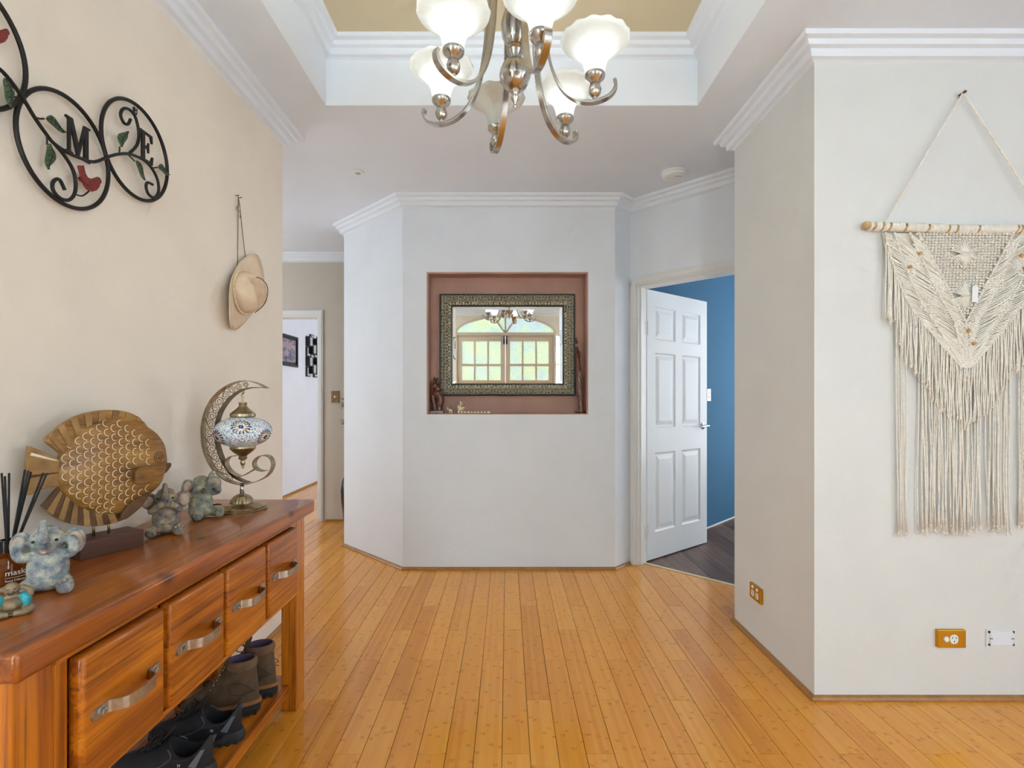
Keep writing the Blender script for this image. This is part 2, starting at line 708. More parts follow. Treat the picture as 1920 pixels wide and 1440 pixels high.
# bedroom
wall('wall_bedroom_blue', mat['wall_blue'], ([(0.93, 3.945), (XR + 0.1, 6.615), (XR + 0.1, 6.76), (0.86, 4.03)], 0, WT))
wall('wall_bedroom_window', mat['wall_white'], (rect(XR, XR + 0.12, 2.85, 3.6), 0, WT), (rect(XR, XR + 0.12, 5.8, 6.7), 0, WT),
     (rect(XR, XR + 0.12, 3.6, 5.8), 0, 0.45), (rect(XR, XR + 0.12, 3.6, 5.8), 2.35, WT))

# ceiling with the tray
TX0, TX1, TY0, TY1 = -0.893, 0.937, 0.73, 2.56
b = MB()
c1 = CZ + 0.06
g_ = 0.004
b.b2(-3.6, TX0 - g_, EY - 0.1, 9.1, CZ, c1)
b.b2(TX1 + g_, XR + 0.1, RY - 0.1, 9.1, CZ, c1)
b.b2(TX0 - g_, TX1 + g_, EY - 0.1, TY0 - g_, CZ, c1)
b.b2(TX0 - g_, TX1 + g_, TY1 + g_, 9.1, CZ, c1)
struct(b.build('ceiling', mat['ceiling']))
b = MB()
t = 0.05
b.b2(TX0 - t, TX0, TY0 - t, TY1 + t, CZ + 0.0006, TZ)
b.b2(TX1, TX1 + t, TY0 - t, TY1 + t, CZ + 0.0006, TZ)
b.b2(TX0, TX1, TY0 - t, TY0, CZ + 0.0006, TZ)
b.b2(TX0, TX1, TY1, TY1 + t, CZ + 0.0006, TZ)
struct(b.build('ceiling_tray_sides', mat['cornice']), 'white upright sides of the ceiling recess')
b = MB()
b.b2(TX0 - t, TX1 + t, TY0 - t, TY1 + t, TZ, TZ + 0.05)
struct(b.build('ceiling_tray', mat['tray']), 'cream flat top of the ceiling recess')

# cornice and floor scotia along the wall line (room on the right hand side of the path)
LOOP = [(LX, EY), (LX, 2.8), (-3.5, 2.8), (-3.5, HY), (0.5, HY), (0.5, 4.45), (-1.357, 4.45), (-1.357, 4.325),
        (-0.747, 3.717), (0.77, 3.717), (0.911, 3.858), dw(1.427, 0), (RX, 2.85), (RX, FY), (XR, FY), (XR, RY), (PX, RY), (PX, EY)]
CPROF = [(-0.005, 0.082), (0.0, 0.082), (0.012, 0.076), (0.030, 0.073), (0.034, 0.045), (0.054, 0.041), (0.058, 0.022),
         (0.080, 0.018), (0.084, -0.003), (-0.005, -0.003)]


def offsets(path, closed=True):
    P = [Vector(p) for p in path]
    n = len(P)
    res = []
    for i in range(n):
        def nr(a, c):
            d = (c - a).normalized()
            return Vector((d.y, -d.x))
        n1 = nr(P[(i - 1) % n], P[i])
        n2 = nr(P[i], P[(i + 1) % n])
        m = (n1 + n2)
        if m.length < 1e-6:
            m = n1
        m.normalize()
        res.append(m / max(0.3, m.dot(n1)))
    return P, res


def run_profile(path, prof, z, sgn, name0, m, skip=(), start=1, labels=None):
    P, O = offsets(path)
    n = len(P)
    k = start
    for i in range(n):
        if i in skip:
            continue
        j = (i + 1) % n
        rows = []
        for q, o in ((P[i], O[i]), (P[j], O[j])):
            rows.append([Vector((q.x + o.x * p, q.y + o.y * p, z - sgn * d)) for p, d in prof])
        mb = MB()
        mb.grid(rows, cap0=True, cap1=True)
        struct(mb.build('%s_%d' % (name0, k), m, fixn=True))
        k += 1
    return k


nk = run_profile(LOOP, CPROF, CZ, 1, 'trim', mat['cornice'])
TLOOP = [(TX0, TY0), (TX0, TY1), (TX1, TY1), (TX1, TY0)]
nk = run_profile(TLOOP, CPROF, TZ, 1, 'trim', mat['cornice'], start=nk)
SPROF = [(-0.004, -0.002), (0.017, -0.002), (0.017, 0.006), (0.012, 0.015), (0.004, 0.020), (-0.004, 0.020)]
P_, O_ = offsets(LOOP)
run_profile(LOOP, [(p, -d) for p, d in SPROF], 0, 1, 'baseboard', mat['skirt'], skip=(3, 10, 17))
# scotia on the far hall wall beside its doorway
b = MB()
for x0, x1 in ((-3.5, HX0 - 0.07), (HX1 + 0.07, 0.5)):
    b.b2(x0, x1, HY - 0.017, HY + 0.002, 0, 0.02)
struct(b.build('baseboard_hall_far', mat['skirt']))
b = MB()
b.b2(-2.782, -2.763, HY + 0.14, 9.0, 0, 0.02)
struct(b.build('baseboard_lounge', mat['skirt']))

# ------------------------------------------------------------------ floors
floor_b = MB()
floor_b.poly([(-3.6, EY - 0.1), (PX - 0.1, EY - 0.1), (PX - 0.1, RY - 0.1), (XR + 0.1, RY - 0.1), (XR + 0.1, 2.2), (1.3, 2.2), (1.3, 2.9), (1.97, 2.9), dw(1.43, 0.09),
              dw(0.0, 0.09), (0.6, 4.4), (0.6, 9.1), (-3.6, 9.1)], -0.06, -0.004)
floor_o = struct(floor_b.build('floor', mat['dark_gap']), 'glossy bamboo plank floor')


def clip(poly, a, bb, c):            # keep a*x + b*y <= c
    out = []
    n = len(poly)
    for i in range(n):
        p, q = poly[i], poly[(i + 1) % n]
        dp, dq = a * p[0] + bb * p[1] - c, a * q[0] + bb * q[1] - c
        if dp <= 0:
            out.append(p)
        if (dp < 0 < dq) or (dq < 0 < dp):
            s = dp / (dp - dq)
            out.append((p[0] + (q[0] - p[0]) * s, p[1] + (q[1] - p[1]) * s))
    return out


BW, BL, GAP = 0.0965, 0.957, 0.0018
X0B = -0.018
thr = (DA + N45 * 0.075)
THC = (thr.x + thr.y)                # boards end on the threshold line x + y = THC
LLIM = 1
boards_in, boards_out = [], []


def seen(poly):
    for p in poly:
        if p[1] < 1.5:
            continue
        px = VX + F * p[0] / p[1]
        py = VY + F * CH / p[1]
        if -20 < px < 1940 and py < 1500:
            return True
    return False


for k in range(-40, 40):
    x0 = X0B + k * BW
    x1 = x0 + BW
    off = 2.745 + 0.32 * (k % 3)
    j0 = int(math.floor((RY - 0.1 - off) / BL)) - 1
    for j in range(j0, j0 + 16):
        y0, y1 = off + j * BL, off + (j + 1) * BL
        pol = [(x0 + GAP / 2, y0 + GAP / 2), (x1 - GAP / 2, y0 + GAP / 2), (x1 - GAP / 2, y1 - GAP / 2), (x0 + GAP / 2, y1 - GAP / 2)]
        pol = clip(pol, 0, -1, -((EY if x0 < PX - 0.1 else RY) - 0.05))
        pol = clip(pol, 0, 1, 9.05) if pol else pol
        pol = clip(pol, 1, 0, XR + 0.02) if pol else pol
        pol = clip(pol, -1, 0, 3.52) if pol else pol
        if not pol or len(pol) < 3:
            continue
        cx = sum(p[0] for p in pol) / len(pol)
        cy = sum(p[1] for p in pol) / len(pol)
        if cx > 0.85:
            pol = clip(pol, 1, 1, THC)
            if len(pol) < 3:
                continue
        if cx < -1.36 and max(p[1] for p in pol) < 2.72:
            continue                                   # outside the house, beyond the left wall
        if min(p[0] for p in pol) > RX + 0.05 and min(p[1] for p in pol) > FY + 0.05 and max(p[1] for p in pol) < 2.8:
            continue
        if min(p[0] for p in pol) > 0.45 and min(p[1] for p in pol) > 4.2:
            continue
        if min(p[0] for p in pol) > -0.7 and min(p[1] for p in pol) > 3.9 and max(p[1] for p in pol) < 4.4:
            continue
        d = cy
        vis = seen(pol)
        if vis and cy > 3.9 and cx > -1.35:
            vis = False
        if vis and cy < 2.7 and cx < LX:
            vis = False
        if vis and cy > HY and not (-2.79 < cx < -1.6):
            vis = False
        if vis and cx > RX + 0.1 and cy > FY and cx + cy > 4.6:
            vis = False
        (boards_in if vis else boards_out).append(pol)
boards_in.sort(key=lambda p: sum(q[1] for q in p) / len(p))
boards_out += boards_in[300:]
boards_in = boards_in[:300]
for pol in boards_in:
    c = Vector((sum(p[0] for p in pol) / len(pol), sum(p[1] for p in pol) / len(pol), 0))
    b = MB()
    n = len(pol)
    ins = 0.0006
    top = [((p[0] - c.x) * (1 - ins / 0.048) + c.x, p[1] + (ins if p[1] < c.y else -ins)) for p in pol]
    a = sum(pol[i][0] * pol[(i + 1) % n][1] - pol[(i + 1) % n][0] * pol[i][1] for i in range(n))
    vs = [(p[0], p[1], -0.004) for p in pol] + [(p[0], p[1], -0.0007) for p in pol] + [(p[0], p[1], 0) for p in top]
    fs = [tuple(range(n))[::-1], tuple(range(2 * n, 3 * n))]
    for r_ in (0, n):
        fs += [(r_ + i, r_ + (i + 1) % n, r_ + n + (i + 1) % n, r_ + n + i) for i in range(n)]
    b.add(vs, fs)
    o = b.build('floorboard', mat['bamboo'], floor_o, world=c)
b = MB()
for pol in boards_out:
    b.poly(pol, -0.004, 0)
stuff(b.build('floorboards', mat['bamboo'], floor_o))
print('BOARDS', len(boards_in), len(boards_out))

# bedroom floor
b = MB()
b.poly([dw(-0.05, 0.09), dw(1.43, 0.09), (2.1, 2.8), (3.55, 2.8), (3.55, 6.7), (0.85, 4.0)], -0.06, -0.004)
bed = struct(b.build('floor_bedroom', mat['dark_gap']), 'dark timber plank floor of the blue room')
PW, PLN = 0.178, 1.2
for k in range(5, 20):
    x0 = 0.50 + k * PW - 5 * PW + 0.0
    for j in range(-1, 5):
        y0 = 2.7 + 0.37 * ((k * 2) % 3) + (j - 0.4) * PLN
        g = 0.0008
        pol = [(x0 + g, y0 + g), (x0 + PW - g, y0 + g), (x0 + PW - g, y0 + PLN - g), (x0 + g, y0 + PLN - g)]
        for cc in ((-1, -1, -(THC + 0.018)), (-1, 1, 3.03), (0, -1, -2.82), (1, 0, 3.52)):
            pol = clip(pol, *cc) if len(pol) > 2 else []
        if len(pol) < 3:
            continue
        c = Vector((sum(p[0] for p in pol) / len(pol), sum(p[1] for p in pol) / len(pol), 0))
        b = MB().poly(pol, -0.004, 0)
        b.build('floor_plank', mat['plank'], bed, world=c)
mat['threshold'] = plain('threshold metal', srgb(222, 205, 165), 0.4, 0.3)
b = MB()
q = DA + N45 * 0.065
q2 = DA + N45 * 0.095
b.poly([tuple(q + W45 * (DU0 + 0.002)), tuple(q + W45 * (DU1 - 0.002)), tuple(q2 + W45 * (DU1 - 0.002)), tuple(q2 + W45 * (DU0 + 0.002))], -0.003, 0.005)
struct(b.build('trim_threshold', mat['threshold'], bevel=0.002), 'cream threshold strip under the white door')
# thin white caulk line at the foot of the blue wall
b = MB()
b.poly([(1.0, 4.018), (3.5, 6.518), (3.503, 6.508), (1.004, 4.008)], 0, 0.012)
struct(b.build('baseboard_bedroom', mat['gloss_white']))

# ------------------------------------------------------------------ door frame (architrave) and the white six-panel door


def upright(b, u0, u1, n0, n1, z0, z1):
    b.poly([dw(u0, n0), dw(u1, n0), dw(u1, n1), dw(u0, n1)], z0, z1)


fr = bpy.data.objects.new('trim_door_frame', None)
COL.objects.link(fr)
fr.location = (DA.x, DA.y, 0)
struct(fr, 'white moulded frame around the doorway to the blue room')
for s in (0, 1):
    b = MB()
    if s == 0:
        a0, a1, sg = DU0, 0.004, -1
    else:
        a0, a1, sg = DU1, DU1 + 0.066, 1
    w = a1 - a0
    upright(b, min(a0, a1), max(a0, a1), -0.010, 0.0, 0, 2.05 + 0.056)
    upright(b, *sorted((a0 + w * 0.1, a0 + w * 0.8)), -0.015, -0.009, 0, 2.05 + 0.046)
    upright(b, *sorted((a0 + w * 0.3, a0 + w * 0.6)), -0.019, -0.014, 0, 2.05 + 0.036)
    b.build('architrave', mat['gloss_white'], fr, world=True, bevel=0.003)
    b = MB()
    j0, j1 = (DU0, DU0 + 0.012) if s == 0 else (DU1 - 0.012, DU1)
    upright(b, j0, j1, -0.004, 0.114, 0, 2.05)
    k0, k1 = (DU0 + 0.011, DU0 + 0.022) if s == 0 else (DU1 - 0.022, DU1 - 0.011)
    upright(b, k0, k1, 0.02, 0.07, 0, 2.04)
    b.build('jamb', mat['gloss_white'], fr, world=True, bevel=0.002)
b = MB()
upright(b, DU0 - 0.056, DU1 + 0.066, -0.010, 0.0, 2.05, 2.116)
upright(b, DU0 - 0.05, DU1 + 0.055, -0.015, -0.009, 2.057, 2.104)
upright(b, DU0 - 0.04, DU1 + 0.04, -0.019, -0.014, 2.07, 2.09)
b.build('head_architrave', mat['gloss_white'], fr, world=True, bevel=0.003)
b = MB()
upright(b, DU0, DU1, -0.004, 0.114, 2.04, 2.052)
b.build('head_jamb', mat['gloss_white'], fr, world=True)


def mat_doorskin():
    k = NT('woodgrain enamel white')
    k.set(0.42, 0, 0.4)
    k.base(srgb(230, 230, 230))
    co = k.coords((60, 60, 3))
    n = k.noise(co, 1.0, 4, 0.6, 1.5)
    k.bump(n, 0.35, 0.002)
    return k.m


mat['doorskin'] = mat_doorskin()
hinge = dw(DU0 + 0.016, 0.112)
DL, DH, DT = 0.82, 2.03, 0.036
door = bpy.data.objects.new('door_1', None)
COL.objects.link(door)
door.location = (hinge[0], hinge[1], 0.010)
door.rotation_euler = (0, 0, math.atan2(0.621, 0.784))
struct(door, 'white six-panel door standing open against the blue wall')
# local x along the leaf, local y thickness (front face = -y towards the hall)
cols = [(0.10, 0.365), (0.455, 0.72)]
rows_ = [(0.20, 0.80), (0.99, 1.56), (1.66, 1.91)]
b = MB()
b.b2(0.004, DL, 0.010, DT - 0.010, 0, DH)          # core
xs = [0.0, cols[0][0], cols[0][1], cols[1][0], cols[1][1], DL]
for y0, y1 in ((0.0, 0.0115), (DT - 0.0115, DT)):
    for x0, x1 in ((xs[0], xs[1]), (xs[2], xs[3]), (xs[4], xs[5])):
        b.b2(x0, x1, y0, y1, 0, DH)
    zs = [0] + [z for r in rows_ for z in r] + [DH]
    for z0, z1 in zip(zs[0::2], zs[1::2]):
        for x0, x1 in cols:
            b.b2(x0, x1, y0, y1, z0, z1)
b.build('door_leaf', mat['doorskin'], door)
for (x0, x1) in cols:
    for (z0, z1) in rows_:
        b = MB()
        for y, s in ((0.0105, -1), (DT - 0.0105, 1)):
            def rr(i, d):
                return [(x0 + i, y + s * d, z0 + i), (x1 - i, y + s * d, z0 + i), (x1 - i, y + s * d, z1 - i), (x0 + i, y + s * d, z1 - i)]
            rws = [rr(0.0005, 0.010), rr(0.010, 0.0012), rr(0.020, 0.0005), rr(0.050, 0.0085), rr(0.052, 0.009)]
            b.grid([[Vector(p) for p in r_] for r_ in rws], cap1=True)
        b.build('door_panel', mat['doorskin'], door, fixn=True)
for z in (0.22, 1.74):
    b = MB()
    b.tube([(0.0, -0.004, z - 0.05), (0.0, -0.004, z + 0.05)], 0.006, 10)
    b.box((0.018, -0.001, z), (0.036, 0.003, 0.10))
    b.box((-0.014, -0.002, z), (0.030, 0.003, 0.10))
    for zz in (-0.035, 0, 0.035):
        b.box((0.02, -0.003, z + zz), (0.005, 0.002, 0.005))
    b.build('hinge', mat['gloss_white'], door, smooth=40)
b = MB()
hx, hz = 0.755, 0.985
b.lathe([(0.028, 0), (0.028, 0.006), (0.022, 0.010), (0.012, 0.012), (0.010, 0.045)], 20, (hx, 0, hz), Matrix.Rotation(R(90), 3, 'X'))
b.tube(spline([(hx, -0.045, hz), (hx + 0.0, -0.055, hz), (hx - 0.035, -0.058, hz + 0.003), (hx - 0.07, -0.056, hz - 0.004), (hx - 0.10, -0.052, hz - 0.002)], 5),
       [0.010] * 8 + [0.008] * 13, 10)
b.lathe([(0.028, 0), (0.028, 0.006), (0.022, 0.010), (0.012, 0.012), (0.010, 0.045)], 20, (hx, DT, hz), Matrix.Rotation(R(-90), 3, 'X'))
b.tube([(hx, DT + 0.045, hz), (hx - 0.05, DT + 0.055, hz), (hx - 0.10, DT + 0.05, hz)], 0.009, 10)
b.build('door_handle', mat['chrome'], door, smooth=45)

# hall doorway frame
fr2 = bpy.data.objects.new('trim_hall_frame', None)
COL.objects.link(fr2)
fr2.location = (HX1, HY, 0)
struct(fr2, 'white door frame in the far hall wall')
for x0, x1 in ((HX1 - 0.012, HX1 + 0.045), (HX0 - 0.045, HX0 + 0.012)):
    b = MB()
    b.b2(x0, x1, HY - 0.014, HY, 0, 2.045)
    b.b2(x0 + 0.008, x1 - 0.012, HY - 0.019, HY - 0.012, 0, 2.045)
    b.build('architrave', mat['gloss_white'], fr2, world=True, bevel=0.003)
b = MB()
b.b2(HX0 - 0.045, HX1 + 0.045, HY - 0.014, HY, 2.045, 2.105)
b.b2(HX0 - 0.035, HX1 + 0.035, HY - 0.019, HY - 0.012, 2.055, 2.095)
b.build('head_architrave', mat['gloss_white'], fr2, world=True, bevel=0.003)
b = MB()
b.b2(HX1 - 0.012, HX1, HY - 0.002, HY + 0.125, 0, 2.045)
b.b2(HX0, HX0 + 0.012, HY - 0.002, HY + 0.125, 0, 2.045)
b.b2(HX0 + 0.012, HX1 - 0.012, HY - 0.002, HY + 0.125, 2.033, 2.046)
b.build('jamb', mat['gloss_white'], fr2, world=True)
b = MB()
b.b2(HX1 - 0.0135, HX1 - 0.0118, HY + 0.03, HY + 0.055, 0.97, 1.05)
b.build('strike_plate', mat['black'], fr2, world=True)

# ------------------------------------------------------------------ entry door set behind the camera (seen in the mirror)


def mat_pane(strength, tint=True):
    k = NT('lit textured glass')
    co = k.coords((1, 1, 1))
    n = k.noise(co, 3.0, 2)
    col = k.ramp(n, [(0.35, (0.62, 0.82, 1.0, 1)), (0.5, (0.70, 1.0, 0.72, 1)), (0.62, (0.86, 1.0, 0.62, 1))])
    vo = k.n('ShaderNodeTexVoronoi', Scale=42.0, feature='DISTANCE_TO_EDGE')
    k.l(co, vo.inputs['Vector'])
    k.bump(vo.outputs['Distance'], 0.5, 0.02)
    vv = k.math('ADD', k.math('MULTIPLY', vo.outputs['Distance'], 1.2, True), 0.55, True)
    k.base(srgb(200, 215, 205))
    k.set(0.12, 0, 0.5)
    if strength > 2:
        col = (0.77, 0.91, 1.0, 1)
    k.l(k.mix(1.0, col, vv, 'MULTIPLY'), k.p.inputs['Emission Color'])
    k.p.inputs['Emission Strength'].default_value = strength
    return k.m


mat['pane'] = mat_pane(0.5)
mat['sidelight'] = mat_pane(12.0)  # sidelight glow stands in for daylight, strengthened to light the hall
mat['entry_paint'] = plain('entry joinery cream', srgb(222, 208, 190), 0.5)
ed = bpy.data.objects.new('door_2', None)
COL.objects.link(ed)
ed.location = (ECX, EY, 0)
struct(ed, 'cream double entry doors with fanlight and sidelights')
yb, yf = EY - 0.09, EY - 0.02


def leaf(x0, x1, nm):
    b = MB()
    st = 0.075
    py = [(0.88, 1.21), (1.25, 1.58), (1.62, 1.95), ]
    pr = [(0.98, 1.35), (1.39, 1.76), (1.80, 2.17)]
    w = (x1 - x0 - 2 * st - 2 * 0.03) / 3
    b.b2(x0, x0 + st, yb, yf, 0, 2.26)
    b.b2(x1 - st, x1, yb, yf, 0, 2.26)
    b.b2(x0 + st, x1 - st, yb, yf, 0, 0.98)
    b.b2(x0 + st, x1 - st, yb, yf, 2.17, 2.26)
    for z in (1.35, 1.76):
        b.b2(x0 + st, x1 - st, yb + 0.01, yf - 0.005, z, z + 0.04)
    for i in (1, 2):
        xx = x0 + st + i * w + (i - 1) * 0.03
        b.b2(xx, xx + 0.03, yb + 0.01, yf - 0.004, 0.98, 2.17)
    b.build('door_leaf', mat['entry_paint'], ed, world=True, bevel=0.004)
    for i in range(3):
        for z0, z1 in pr:
            xx = x0 + st + i * (w + 0.03)
            g = MB()
            g.b2(xx, xx + w, EY - 0.06, EY - 0.052, z0, z1)
            g.build('pane', mat['pane'], ed, world=True)


leaf(ECX - 0.79, ECX - 0.003, 'l')
leaf(ECX + 0.003, ECX + 0.79, 'r')
b = MB()
b.b2(ECX - 0.83, ECX + 0.83, yb, EY + 0.01, 2.262, 2.315)
for sx in (-1, 1):
    xa, xb = sorted((ECX + sx * 0.792, ECX + sx * 0.835))
    b.b2(xa, xb, yb, EY + 0.008, 0, 2.30)
b.build('door_frame', mat['entry_paint'], ed, world=True, bevel=0.004)
for sx in (-1, 1):
    xa, xb = sorted((ECX + sx * 0.835, EX1 if sx > 0 else EX0))
    g = MB()
    g.b2(xa, xb, EY - 0.06, EY - 0.052, 0.5, 2.26)
    g.build('sidelight_pane', mat['sidelight'], ed, world=True)
    g = MB()
    g.b2(xa, xb, yb, yf, 0, 0.5)
    g.b2(xa, xb, yb, yf, 2.255, 2.30)
    for z in (1.36, 1.77):
        g.b2(xa, xb, yb + 0.01, yf, z, z + 0.035)
    g.build('sidelight_rail', mat['entry_paint'], ed, world=True)
pts = [(ECX - EA * math.cos(PI * i / 32), EY - 0.056, ES + EB * math.sin(PI * i / 32)) for i in range(33)]
g = MB()
g.plate(pts, (0, 1, 0), 0.008)
g.build('fanlight_pane', mat['pane'], ed, world=True)
g = MB()
for an in (55, 90, 125):
    L = 1 / math.sqrt((math.cos(R(an)) / EA) ** 2 + (math.sin(R(an)) / EB) ** 2)
    g.ribbon([(ECX, EY - 0.03, ES), (ECX + math.cos(R(an)) * L, EY - 0.03, ES + math.sin(R(an)) * L)], (0, 1, 0), 0.05, 0.03)
g.ribbon([Vector((p[0], EY - 0.03, p[2])) for p in pts], (0, 1, 0), 0.09, 0.03)
g.build('fanlight_bars', mat['entry_paint'], ed, world=True)
for sx in (-1, 1):
    g = MB()
    g.b2(ECX + sx * 0.022 - 0.007, ECX + sx * 0.022 + 0.007, EY - 0.02, EY + 0.0, 2.13, 2.28)
    g.b2(ECX + sx * 0.022 - 0.012, ECX + sx * 0.022 + 0.012, EY - 0.02, EY - 0.012, 2.12, 2.2)
    g.build('bolt', mat['black'], ed, world=True)

# frames of the windows outside the view; rear and living ones are added for light
mat['aluminium'] = plain('window aluminium', srgb(215, 215, 212), 0.4, 0.2)


k = NT('clear window glass')
tb = k.n('ShaderNodeBsdfTransparent')
gb = k.n('ShaderNodeBsdfGlossy')
gb.inputs['Roughness'].default_value = 0.02
mx = k.n('ShaderNodeMixShader')
mx.inputs[0].default_value = 0.06
k.l(tb.outputs[0], mx.inputs[1])
k.l(gb.outputs[0], mx.inputs[2])
k.l(mx.outputs[0], k.out.inputs[0])
mat['clear_pane'] = k.m


def window(name, axis, fixed, a0, a1, z0, z1, nb, label):
    b = MB()
    w = 0.035

    def bar(p0, p1, q0, q1):
        if axis == 'x':
            b.b2(p0, p1, fixed - 0.03, fixed + 0.03, q0, q1)
        else:
            b.b2(fixed - 0.03, fixed + 0.03, p0, p1, q0, q1)
    bar(a0, a1, z0, z0 + w)
    bar(a0, a1, z1 - w, z1)
    for i in range(nb + 1):
        x = a0 + (a1 - a0 - w) * i / nb
        bar(x, x + w, z0 + w, z1 - w)
    o = struct(b.build(name, mat['aluminium']), label)
    g = MB()
    if axis == 'x':
        g.b2(a0 + w, a1 - w, fixed - 0.003, fixed + 0.003, z0 + w, z1 - w)
    else:
        g.b2(fixed - 0.003, fixed + 0.003, a0 + w, a1 - w, z0 + w, z1 - w)
    g.build('glass', mat['clear_pane'], o)
    return o


window('window_1', 'x', RY - 0.06, 1.35, 3.35, 0.2, 2.4, 2, 'added unseen window at the rear of the living side, for fill light')
window('window_2', 'y', XR + 0.06, -2.2, 0.2, 0.15, 2.35, 2, 'added unseen sliding window of the living side, for fill light')
window('window_3', 'y', -3.56, 3.2, 4.8, 0.5, 2.3, 2, 'window at the end of the hall')
window('window_4', 'y', 0.56, 6.0, 8.4, 0.45, 2.35, 3, 'window of the far room')
window('window_5', 'y', XR + 0.06, 3.6, 5.8, 0.45, 2.35, 2, 'window of the blue bedroom')

# ================================================================== console table
def mat_console(name, axis, hi=1.0, knot=None, saw=False):
    k = NT(name)
    k.set(0.34, 0, 0.5, 0.45, 0.08)
    sc = [16.0] * 3
    sc[axis] = 1.1
    co = k.coords(tuple(sc), rnd=True)
    n1 = k.noise(co, 1.0, 6, 0.6, 0.9)
    cols = [(0.24, srgb(112 * hi, 50 * hi, 8 * hi)), (0.42, srgb(150 * hi, 78 * hi, 12 * hi)), (0.56, srgb(178 * hi, 102 * hi, 18 * hi)), (0.74, srgb(206 * hi, 132 * hi, 34 * hi))]
    if hi < 1:
        cols = [(0.26, srgb(98, 42, 6)), (0.42, srgb(140, 68, 10)), (0.56, srgb(168, 88, 16)), (0.74, srgb(198, 116, 30))]
    col = k.ramp(n1, cols)
    sc2 = [120.0] * 3
    sc2[axis] = 2.5
    co2 = k.coords(tuple(sc2), rnd=True)
    n2 = k.noise(co2, 1.0, 3, 0.6)
    f = k.math('MULTIPLY', k.math('SUBTRACT', n2, 0.50, True), 3.2, True)
    col = k.mix(f, col, srgb(84, 34, 10))
    if knot is not None:
        tc = k.n('ShaderNodeTexCoord')
        for kp in knot:
            vm = k.n('ShaderNodeVectorMath', operation='SUBTRACT')
            vm.inputs[1].default_value = kp[:3]
            k.l(tc.outputs['Object'], vm.inputs[0])
            vm2 = k.n('ShaderNodeVectorMath', operation='MULTIPLY')
            vm2.inputs[1].default_value = (1.0, 0.55, 1.0)
            k.l(vm.outputs[0], vm2.inputs[0])
            ln = k.n('ShaderNodeVectorMath', operation='LENGTH')
            k.l(vm2.outputs[0], ln.inputs[0])
            d = k.math('SUBTRACT', 1.0, k.math('DIVIDE', ln.outputs['Value'], kp[3]), True)
            col = k.mix(k.math('MULTIPLY', d, 1.3, True), col, srgb(70, 26, 8))
    if saw:
        co3 = k.coords((1, 1, 1), rnd=False)
        sp = k.n('ShaderNodeSeparateXYZ')
        k.l(co3, sp.inputs[0])
        ln = k.math('GREATER_THAN', k.math('FRACT', k.math('MULTIPLY', k.math('ADD', sp.outputs[1], k.math('MULTIPLY', sp.outputs[2], 0.12)), 210.0)), 0.62)
        mk = k.math('MULTIPLY', k.math('GREATER_THAN', k.noise(k.coords((1, 5, 22), rnd=True), 1.0, 3), 0.53),
                    k.math('GREATER_THAN', sp.outputs[2], 0.02))
        col = k.mix(k.math('MULTIPLY', k.math('MULTIPLY', ln, mk), 0.45), col, srgb(66, 28, 10))
    k.base(col)
    k.bump(n2, 0.12, 0.002)
    return k.m


mat['con_y'] = mat_console('console timber long', 1, 1.12)
mat['con_top'] = mat_console('console timber top', 1, 0.9, knot=[(0.205, -0.27, 0.80, 0.022), (0.205, 0.42, 0.80, 0.02), (0.1, 0.05, 0.812, 0.018)])
mat['con_z'] = mat_console('console timber upright', 2, 1.12)
mat['con_saw'] = mat_console('console timber sawn face', 1, 1.12, saw=True)
mat['iron'] = plain('pewter strap', srgb(176, 172, 166), 0.36, 1.0, var=0.3, vs=50, bump=0.15, bs=90)

TY0c, TY1c = 0.835, 2.13
TX0c, TX1c = -1.20, -0.788
TZc = 0.81
ct = thing('console_table', 'long orange-brown timber console with four drawers against the cream wall', 'console table', (-1.0, 1.48, 0))
b = MB().b2(TX0c, TX1c, TY0c, TY1c, TZc - 0.052, TZc)
b.build('table_top', mat['con_top'], ct, world=True, bevel=0.009, seg=3, smooth=40)
leg_y = [(0.862, 0.944), (2.028, 2.108)]
for y0, y1 in leg_y:
    for x0, x1 in ((-0.882, -0.822), (-1.192, -1.132)):
        b = MB().b2(x0, x1, y0, y1, 0, TZc - 0.052)
        b.build('leg', mat['con_z'], ct, world=True, bevel=0.004)
# drawer case
b = MB()
b.b2(-1.185, -0.85, 0.944, 2.028, 0.49, 0.755)
b.build('case', mat['con_y'], ct, world=True)
b = MB().b2(-0.875, -0.818, 0.944, 2.028, 0.736, 0.758)
b.build('top_rail', mat['con_y'], ct, world=True, bevel=0.002)
b = MB().b2(-0.875, -0.812, 0.944, 2.028, 0.464, 0.478)
b.build('bottom_rail', mat['con_y'], ct, world=True, bevel=0.003)
for y0, y1 in ((0.944, 0.972), (1.98, 2.028)):
    b = MB().b2(-0.875, -0.822, y0, y1, 0.478, 0.736)
    b.build('stile', mat['con_z'], ct, world=True, bevel=0.002)
for y0 in (1.215, 1.472, 1.729):
    b = MB().b2(-0.875, -0.832, y0, y0 + 0.025, 0.478, 0.736)
    b.build('stile', mat['con_z'], ct, world=True, bevel=0.002)
# end panels between the legs
for y0 in (0.885, 2.045):
    b = MB().b2(-1.132, -0.882, y0, y0 + 0.03, 0.478, 0.758)
    b.build('end_panel', mat['con_y'], ct, world=True)
# shelf of boards
for i, (x0, x1) in enumerate(((-1.185, -1.079), (-1.077, -0.971), (-0.969, -0.862))):
    b = MB().b2(x0, x1, 0.87, 2.10, 0.082, 0.105)
    b.build('shelf_board', mat['con_y'], ct, world=True, bevel=0.002)
b = MB().b2(-0.862, -0.848, 0.944, 2.028, 0.072, 0.107)
b.build('shelf_edge', mat['con_y'], ct, world=True, bevel=0.002)

